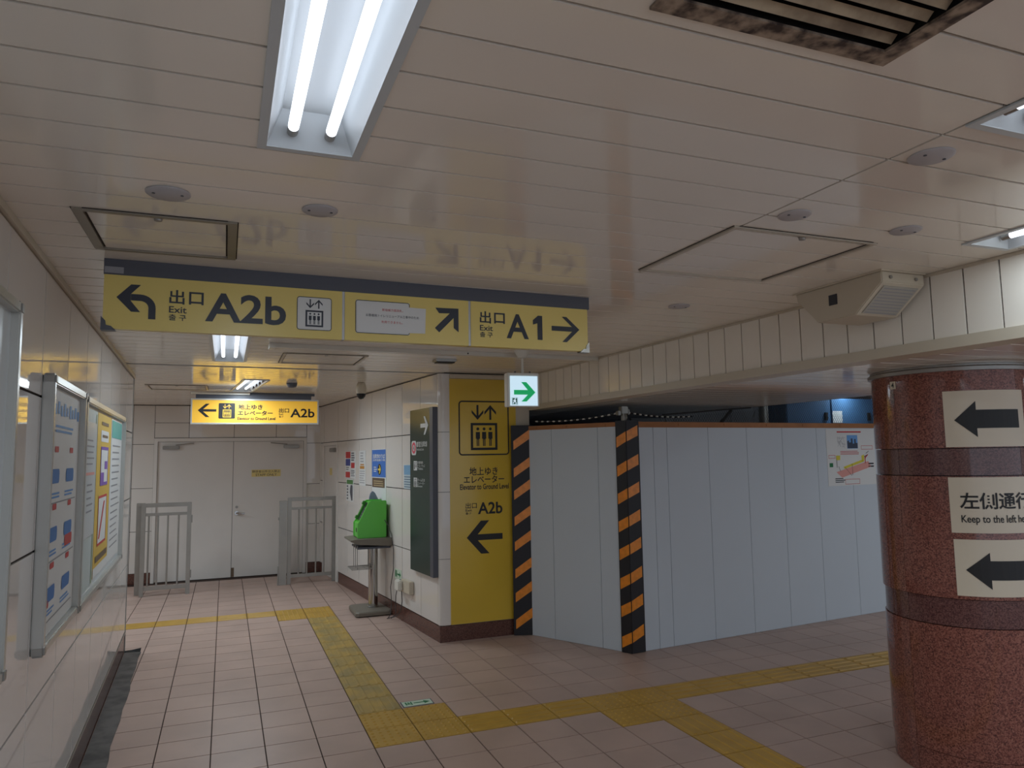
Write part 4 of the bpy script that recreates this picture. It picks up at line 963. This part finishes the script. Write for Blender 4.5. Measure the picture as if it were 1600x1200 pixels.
q = MB(LWF); lines(q, lw(0.0), lw(0.25), 1.42, 1.60, 5, 0.0265, 0.25); lines(q, lw(-0.05), lw(0.25), 1.68, 1.84, 5, 0.0265, 0.25); q.build('printed_lines', M_GREY, t, solid=False)
t = poster('backing_sheet', LWF, lw(-0.18), lw(0.37), 1.01, 2.0, 'pale green white sheet behind the curling notice', mat('sheet_pale', (196, 206, 204), 0.5), group=G2, d0=D0)
q = MB(LWF); q.rect(lw(0.33), lw(0.365), 1.02, 1.98, D); q.build('printed_edge', mat('print_leaf', (150, 170, 130), 0.5), t, solid=False)
t = poster('yellow_poster', LWF, lw(0.42), lw(1.13), 1.03, 2.0, 'yellow poster with purple bordered pictures in the long frame', mat('poster_yellow', (222, 184, 78), 0.5), group=G2, d0=D0)
for q in (MB(LWF).rect(lw(0.60), lw(0.98), 1.56, 1.80, D), MB(LWF).rect(lw(0.56), lw(0.98), 1.20, 1.50, D), MB(LWF).rrect(lw(0.58), lw(0.98), 1.83, 1.90, 0.02, D)): q.build('picture_field', M_PAPER, t, solid=False)
q = MB(LWF); q.ring(lw(0.60), lw(0.98), 1.56, 1.80, 0.02, D + 0.001); q.rect(lw(0.62), lw(0.78), 1.58, 1.64, D + 0.001); q.rect(lw(0.80), lw(0.94), 1.66, 1.71, D + 0.001); q.build('picture_border', M_PURP, t, solid=False)
q = MB(LWF); q.ring(lw(0.56), lw(0.98), 1.20, 1.50, 0.015, D + 0.001); q.poly([(lw(0.60), 1.24), (lw(0.66), 1.24), (lw(0.88), 1.46), (lw(0.82), 1.46)], D + 0.001); q.build('picture_border', M_RED, t, solid=False)
q = MB(LWF); lines(q, lw(0.60), lw(0.95), 1.93, 1.955, 1, D + 0.001, 0.8, 0); lines(q, lw(0.5), lw(1.08), 1.105, 1.15, 1, D + 0.001, 0.8, 0); lines(q, lw(0.64), lw(0.92), 1.845, 1.885, 1, D + 0.0015, 0.4, 0); q.build('printed_lines', M_BROWN, t, solid=False)
MB(LWF).rect(lw(0.42), lw(1.13), 1.03, 1.085, D).build('printed_foot', M_PAPER, t, solid=False)
t = poster('text_poster', LWF, lw(1.16), lw(1.86), 1.03, 2.0, 'white text poster with teal heading at the far end of the long frame', M_PAPER, group=G2, d0=D0)
MB(LWF).rect(lw(1.18), lw(1.84), 1.87, 1.99, D).build('printed_heading', M_TEAL, t, solid=False)
q = MB(LWF); lines(q, lw(1.24), lw(1.80), 1.10, 1.84, 16, D, 0.2); q.build('printed_lines', M_GREY, t, solid=False)
# rubber sheet along the left wall
t = thing('floor_sheet', LWF.P(lw(1), 0.06, 0), 'worn grey rubber sheet on the floor along the left wall', 'floor sheet')
b = MB(LWF); n = 30; top = []; bot = []
for k in range(n + 1):
    a = lw(-4.0) + (lw(3.0) - lw(-4.0)) * k / n; e = 0.128 + 0.006 * math.sin(k * 2.1) + 0.004 * math.sin(k * 5.3)
    top.append((b.P(a, 0.003, 0.012), b.P(a, e, 0.006))); bot.append((b.P(a, 0.003, 0.0012), b.P(a, e + 0.004, 0.0012)))
for k in range(n):
    b.f += [[top[k][0], top[k + 1][0], top[k + 1][1], top[k][1]], [bot[k][0], bot[k][1], bot[k + 1][1], bot[k + 1][0]], [top[k][1], top[k + 1][1], bot[k + 1][1], bot[k][1]], [top[k][0], bot[k][0], bot[k + 1][0], top[k + 1][0]]]
b.f += [[top[0][0], top[0][1], bot[0][1], bot[0][0]], [top[n][0], bot[n][0], bot[n][1], top[n][1]]]
b.build('sheet', M_MAT, t)
b = MB(LWF); s0 = lw(3.0); A = [b.P(s0 + 0.001, 0.003, 0.0012), b.P(s0 + 0.001, 0.13, 0.0012), b.P(s0 + 0.03, 0.135, 0.034), b.P(s0 + 0.03, 0.06, 0.024), b.P(s0 + 0.03, 0.003, 0.022)]
b.f.append(A); B_ = [b.P(s0 + 0.003, 0.003, 0.0012), b.P(s0 + 0.003, 0.13, 0.0012), b.P(s0 + 0.033, 0.135, 0.034), b.P(s0 + 0.033, 0.06, 0.024), b.P(s0 + 0.033, 0.003, 0.022)]
b.f += [B_[::-1]] + [[A[k], A[(k + 1) % 5], B_[(k + 1) % 5], B_[k]] for k in range(5)]; b.build('curled_end', M_BLACK, t)
# floor exit sticker
t = thing('floor_sticker', (0.42, 0.66, 0.001), 'small white floor sticker with dark green exit arrow at the tactile corner', 'sticker')
MB().box(0.312, 0.532, 0.610, 0.722, 0.0005, 0.0022).build('sticker_border', M_SIGNG, t); MB().box(0.320, 0.524, 0.617, 0.715, 0.0022, 0.003).build('sticker_sheet', M_GLOW, t)
class FloorF:
    def P(s, a, d, z): return Vector((a, z, d))
q = MB(FloorF()); q.poly([(0.512, 0.668), (0.470, 0.700), (0.470, 0.676), (0.398, 0.676), (0.398, 0.660), (0.470, 0.660), (0.470, 0.636)], 0.0036); q.rect(0.338, 0.350, 0.640, 0.698, 0.0036); q.rect(0.376, 0.386, 0.636, 0.700, 0.0036); q.disc(0.363, 0.688, 0.008, 0.0036, 8); q.poly([(0.354, 0.678), (0.372, 0.676), (0.372, 0.642), (0.362, 0.656), (0.353, 0.642)], 0.0036)
q.build('exit_print', M_SGREEN, t, solid=False)

# ------------------------------------------------------------------ construction hoarding
LF = Fr(HL, HK - HL); LL = (HK - HL).length; HF = Fr(HK, HR - HK); LH = (HR - HK).length; HT = 1.985
t = thing('construction_hoarding', (HK.x, HK.y, 0), 'white panel hoarding closing off the work site between pillar and column', 'hoarding')
sv = [0.0, 0.35, 0.87, LL]
for k in range(3): MB(LF).box(sv[k] + 0.002, sv[k + 1] - 0.002, -0.028, 0.0, 0.002, HT - 0.04).build('hoarding_panel', M_HOARD, t)
sv = [0.0, 0.30, 0.455, 0.94, 1.425, 1.90, 2.385, 2.90, 3.40, 3.90, 4.40, LH]
for k in range(len(sv) - 1): MB(HF).box(sv[k] + 0.002, sv[k + 1] - 0.002, -0.028, 0.0, 0.002, HT - 0.05).build('hoarding_panel', M_HOARD, t)
MB(LF).box(0.0, LL, -0.03, 0.003, HT - 0.04, HT).build('capping_strip', M_TAPE, t)
MB(HF).box(0.0, LH, -0.03, 0.003, HT - 0.05, HT).build('capping_strip', M_TAPE, t)
for fr_, a in ((LF, 0.17), (LF, 0.52), (LF, 0.95), (HF, 0.12), (HF, 0.6), (HF, 1.15), (HF, 1.7), (HF, 2.2), (HF, 2.75)):
    z = HT - 0.022; MB(fr_).cyl(fr_.P(a, 0.003, z), fr_.P(a, 0.007, z), 0.012, n=12).build('fixing_cap', M_TAPE, t)
# corner guards with orange stripes
def guard(label, wings):
    t = thing('corner_guard', wings[0][0].P(wings[0][1], 0, 0), label, 'corner guard', 'black and orange corner guards')
    for fr_, a0, a1, dd in wings: MB(fr_).box(a0, a1, 0.004 + dd, 0.016 + dd, 0.002, HT + 0.01).build('black_pad', M_PAD, t, bevel=0.003)
    return t
GA = Fr((1.735, 2.150, 0), (0.19, -0.062, 0))
t = guard('black guard with orange stripes where the hoarding meets the yellow pillar', [(GA, 0.0, 0.20, 0.0)])
for z in (1.842, 1.576, 1.361, 1.111, 0.875, 0.617, 0.395, 0.146):
    MB(GA).prism([(0.022, z - 0.085), (0.182, z + 0.022), (0.182, z + 0.112), (0.022, z)], 0.0162, 0.018).build('orange_stripe', M_ORANGE, t)
t = guard('black guard with orange stripes wrapped round the projecting hoarding corner', [(LF, LL - 0.095, LL + 0.014, 0.0), (HF, -0.010, 0.135, 0.0)])
for z in (1.849, 1.594, 1.353, 1.112, 0.873, 0.625, 0.389, 0.132):
    o = MB(LF).prism([(LL - 0.085, z - 0.092), (LL + 0.012, z - 0.04), (LL + 0.012, z + 0.05), (LL - 0.085, z)], 0.0162, 0.0178); o.build('orange_stripe', M_ORANGE, t)
    MB(HF).prism([(0.0, z - 0.038), (0.118, z + 0.012), (0.118, z + 0.105), (0.0, z + 0.052)], 0.0162, 0.0178).build('orange_stripe', M_ORANGE, t)
# map poster on the hoarding
t = poster('station_map', HF, 2.525, 3.27, 1.335, 1.925, 'white sheet with station plan and city photo on the hoarding by the column')
S = lambda u, v: (2.525 + 0.745 * u, 1.925 - 0.59 * v); D = 0.004
q = MB(HF)
def line2(q, u0, v0, u1, v1, w_, d):
    a = Vector(S(u0, v0)); b_ = Vector(S(u1, v1)); n_ = (b_ - a); n_ = Vector((-n_.y, n_.x)).normalized() * w_ / 2
    q.poly([tuple(a - n_), tuple(b_ - n_), tuple(b_ + n_), tuple(a + n_)], d)
q.poly([S(0.17, 0.76), S(0.84, 0.58), S(0.90, 0.68), S(0.28, 0.86)], D); q.build('platform_plan', M_PINK, t, solid=False)
q = MB(HF); q.poly([S(0.32, 0.67), S(0.72, 0.55), S(0.74, 0.59), S(0.34, 0.71)], D); q.poly([S(0.70, 0.48), S(0.76, 0.46), S(0.76, 0.58), S(0.71, 0.60)], D); q.rect(*[S(0.18, 0)[0], S(0.26, 0)[0], S(0, 0.55)[1], S(0, 0.47)[1]], D); q.build('concourse_plan', mat('print_lemon', (224, 208, 70), 0.5), t, solid=False)
q = MB(HF); line2(q, 0.19, 0.5, 0.19, 0.68, 0.006, D); line2(q, 0.22, 0.66, 0.26, 0.76, 0.005, D); line2(q, 0.35, 0.68, 0.48, 0.83, 0.005, D); line2(q, 0.50, 0.62, 0.50, 0.82, 0.006, D); line2(q, 0.80, 0.44, 0.86, 0.4, 0.006, D); line2(q, 0.76, 0.5, 0.84, 0.46, 0.006, D)
lines(q, S(0.14, 0)[0], S(0.34, 0)[0], S(0, 0.95)[1], S(0, 0.86)[1], 3, D, 0.5); lines(q, S(0.84, 0)[0], S(0.96, 0)[0], S(0, 0.7)[1], S(0, 0.6)[1], 2, D, 0.5); q.build('plan_lines', M_INK, t, solid=False)
q = MB(HF); lines(q, S(0.22, 0)[0], S(0.72, 0)[0], S(0, 0.07)[1], S(0, 0.035)[1], 1, D, 0.7, 0); lines(q, S(0.27, 0)[0], S(0.66, 0)[0], S(0, 0.46)[1], S(0, 0.385)[1], 3, D, 0.4, 0.1)
for u0, u1, v0, v1 in ((0.03, 0.16, 0.46, 0.52), (0.71, 0.95, 0.30, 0.37), (0.34, 0.64, 0.89, 0.98)): q.ring(S(u0, 0)[0], S(u1, 0)[0], S(0, v1)[1], S(0, v0)[1], 0.004, D)
line2(q, 0.84, 0.46, 0.78, 0.52, 0.012, D); line2(q, 0.78, 0.5, 0.78, 0.62, 0.012, D); q.build('plan_notes', M_RED, t, solid=False)
q = MB(HF); q.rect(S(0.04, 0)[0], S(0.11, 0)[0], S(0, 0.67)[1], S(0, 0.60)[1], D); q.build('plan_mark', M_SGREEN, t, solid=False)
q = MB(HF)
for k in range(16): line2(q, 0.22 + random.random() * 0.17, 0.12 + random.random() * 0.22, 0.22 + random.random() * 0.17, 0.12 + random.random() * 0.22, 0.0025, D)
q.build('street_plan', M_GREY, t, solid=False)
ph_ = MB(HF).rect(S(0.42, 0)[0], S(0.64, 0)[0], S(0, 0.35)[1], S(0, 0.11)[1], D).build('city_photo', mat('print_sky', (110, 165, 225), 0.5), t, solid=False)
q = MB(HF); q.poly([S(0.425, 0.345), S(0.635, 0.345), S(0.635, 0.25), S(0.60, 0.25), S(0.60, 0.18), S(0.57, 0.18), S(0.57, 0.26), S(0.535, 0.26), S(0.535, 0.17), S(0.50, 0.17), S(0.50, 0.24), S(0.46, 0.24), S(0.46, 0.20), S(0.425, 0.22)], D + 0.001); q.build('photo_skyline', mat('print_slate', (60, 70, 90), 0.5), ph_, solid=False)

# ------------------------------------------------------------------ work site above and behind the hoarding
t = thing('scaffold_post', (2.45, 1.22, 0), 'grey steel post with clamps rising behind the hoarding corner', 'post')
MB().cyl((2.455, 1.215, 0.0), (2.455, 1.215, 2.09), 0.024, n=14).build('tube', M_PIPE, t, smooth=True)
b = MB(); b.box(2.42, 2.49, 1.185, 1.245, 2.06, 2.125); b.box(2.385, 2.42, 1.19, 1.235, 2.045, 2.085); b.box(2.49, 2.51, 1.19, 1.235, 2.05, 2.10); b.build('clamp', M_PIPE, t, bevel=0.006)
MB().tube([(2.46, 1.185, 2.06), (2.465, 1.17, 2.02), (2.46, 1.185, 1.995)], 0.006).build('clamp_hook', M_PIPE, t)
def chain(p0, p1, sag, n, label):
    p0, p1 = Vector(p0), Vector(p1); t = thing('warning_chain', (p0 + p1) / 2, label, 'chain', 'plastic chains above the hoarding')
    for k in range(n):
        u0, u1 = k / n, (k + 0.72) / n
        P_ = [p0.lerp(p1, u) - Vector((0, 0, sag * 4 * u * (1 - u))) for u in (u0, (u0 + u1) / 2, u1)]
        MB().tube(P_, 0.007, 5).build('link', M_WHITE if k % 2 == 0 else M_BLACK, t)
chain((1.96, 2.05, 2.03), (2.42, 1.20, 2.07), 0.025, 28, 'black and white chain sagging left from the steel post')
chain((2.50, 1.21, 2.07), (3.25, 1.29, 2.045), 0.02, 24, 'dark chain sagging right from the steel post')
# net: real strands
nt_ = thing('safety_net', (4.5, 1.5, 1.98), 'black mesh safety net stretched above the hoarding', 'net')
NF = Fr(HK + Vector((-0.01, 0.10, 0)), HR - HK)
def ztop(a): return min(2.02 + 0.075 * a, 2.138) if a < 1.62 else H - 0.02
b = MB(NF); z0 = 1.90
def seg(a0, z0, a1, z1, hw=0.0022):
    b.f.append([b.P(a0 - hw, 0, z0), b.P(a0 + hw, 0, z0), b.P(a1 + hw, 0, z1), b.P(a1 - hw, 0, z1)])
a = 0.55
while a < 1.66:
    h = ztop(a) - z0 - 0.02; seg(a, z0, min(a + h * 0.7, 1.66), z0 + h); seg(a, z0, a - h * 0.7, z0 + h); a += 0.03
a = 1.70
while a < 4.9:
    h = ztop(a) - z0; seg(a, z0, a + h * 0.7, z0 + h); seg(a, z0, a - h * 0.7 if a - h * 0.7 > 1.69 else 1.69, z0 + min(h, (a - 1.69) / 0.7)); a += 0.03
b.build('net_strands', M_BLACK, nt_, solid=False, kind='stuff')
MB().tube([NF.P(a, 0, ztop(a)) for a in (0.5, 0.9, 1.3, 1.6)], 0.007, 6).build('edge_rope', M_BLACK, nt_)
MB().tube([NF.P(1.36, -0.02, 2.11), NF.P(1.12, -0.02, 1.90)], 0.016, 6).build('brace_strap', M_BLACK, nt_)
t = thing('site_pipe', (5.165, 2.55, 0), 'grey vertical pipe seen through the net above the hoarding', 'pipe')
MB().cyl((5.165, 2.55, 0), (5.165, 2.55, H - 0.001), 0.055, n=18).build('pipe_tube', M_PIPE, t, smooth=True)
t = thing('site_cabinet', (6.6, 2.9, 0), 'tall blue cabinet row inside the work site behind the net', 'cabinet')
for k in range(3):
    c_ = MB().box(5.58 + k * 0.72, 6.29 + k * 0.72, 2.62, 3.2, 0.0, 2.36).build('cabinet_door', M_SITEB, t, bevel=0.01)
    MB().box(6.18 + k * 0.72, 6.22 + k * 0.72, 2.60, 2.6195, 2.08, 2.18).build('handle', M_BLACK, c_)
t = thing('site_paper', (6.39, 2.6, 2.05), 'pale paper sheet on the blue cabinets behind the net', 'sheet')
MB().box(6.31, 6.47, 2.612, 2.619, 2.05, 2.20).build('sheet', M_PAPER, t)
t = thing('site_screen', (4.7, 3.0, 0), 'grey board screen behind the net, left of the blue cabinets', 'screen')
for k in range(4): MB().box(3.6 + k * 0.48, 4.075 + k * 0.48, 3.0, 3.03, 0.0, 2.12 if k < 1 else 2.44).build('screen_board', mat('screen_grey', (150, 150, 150), 0.6), t)
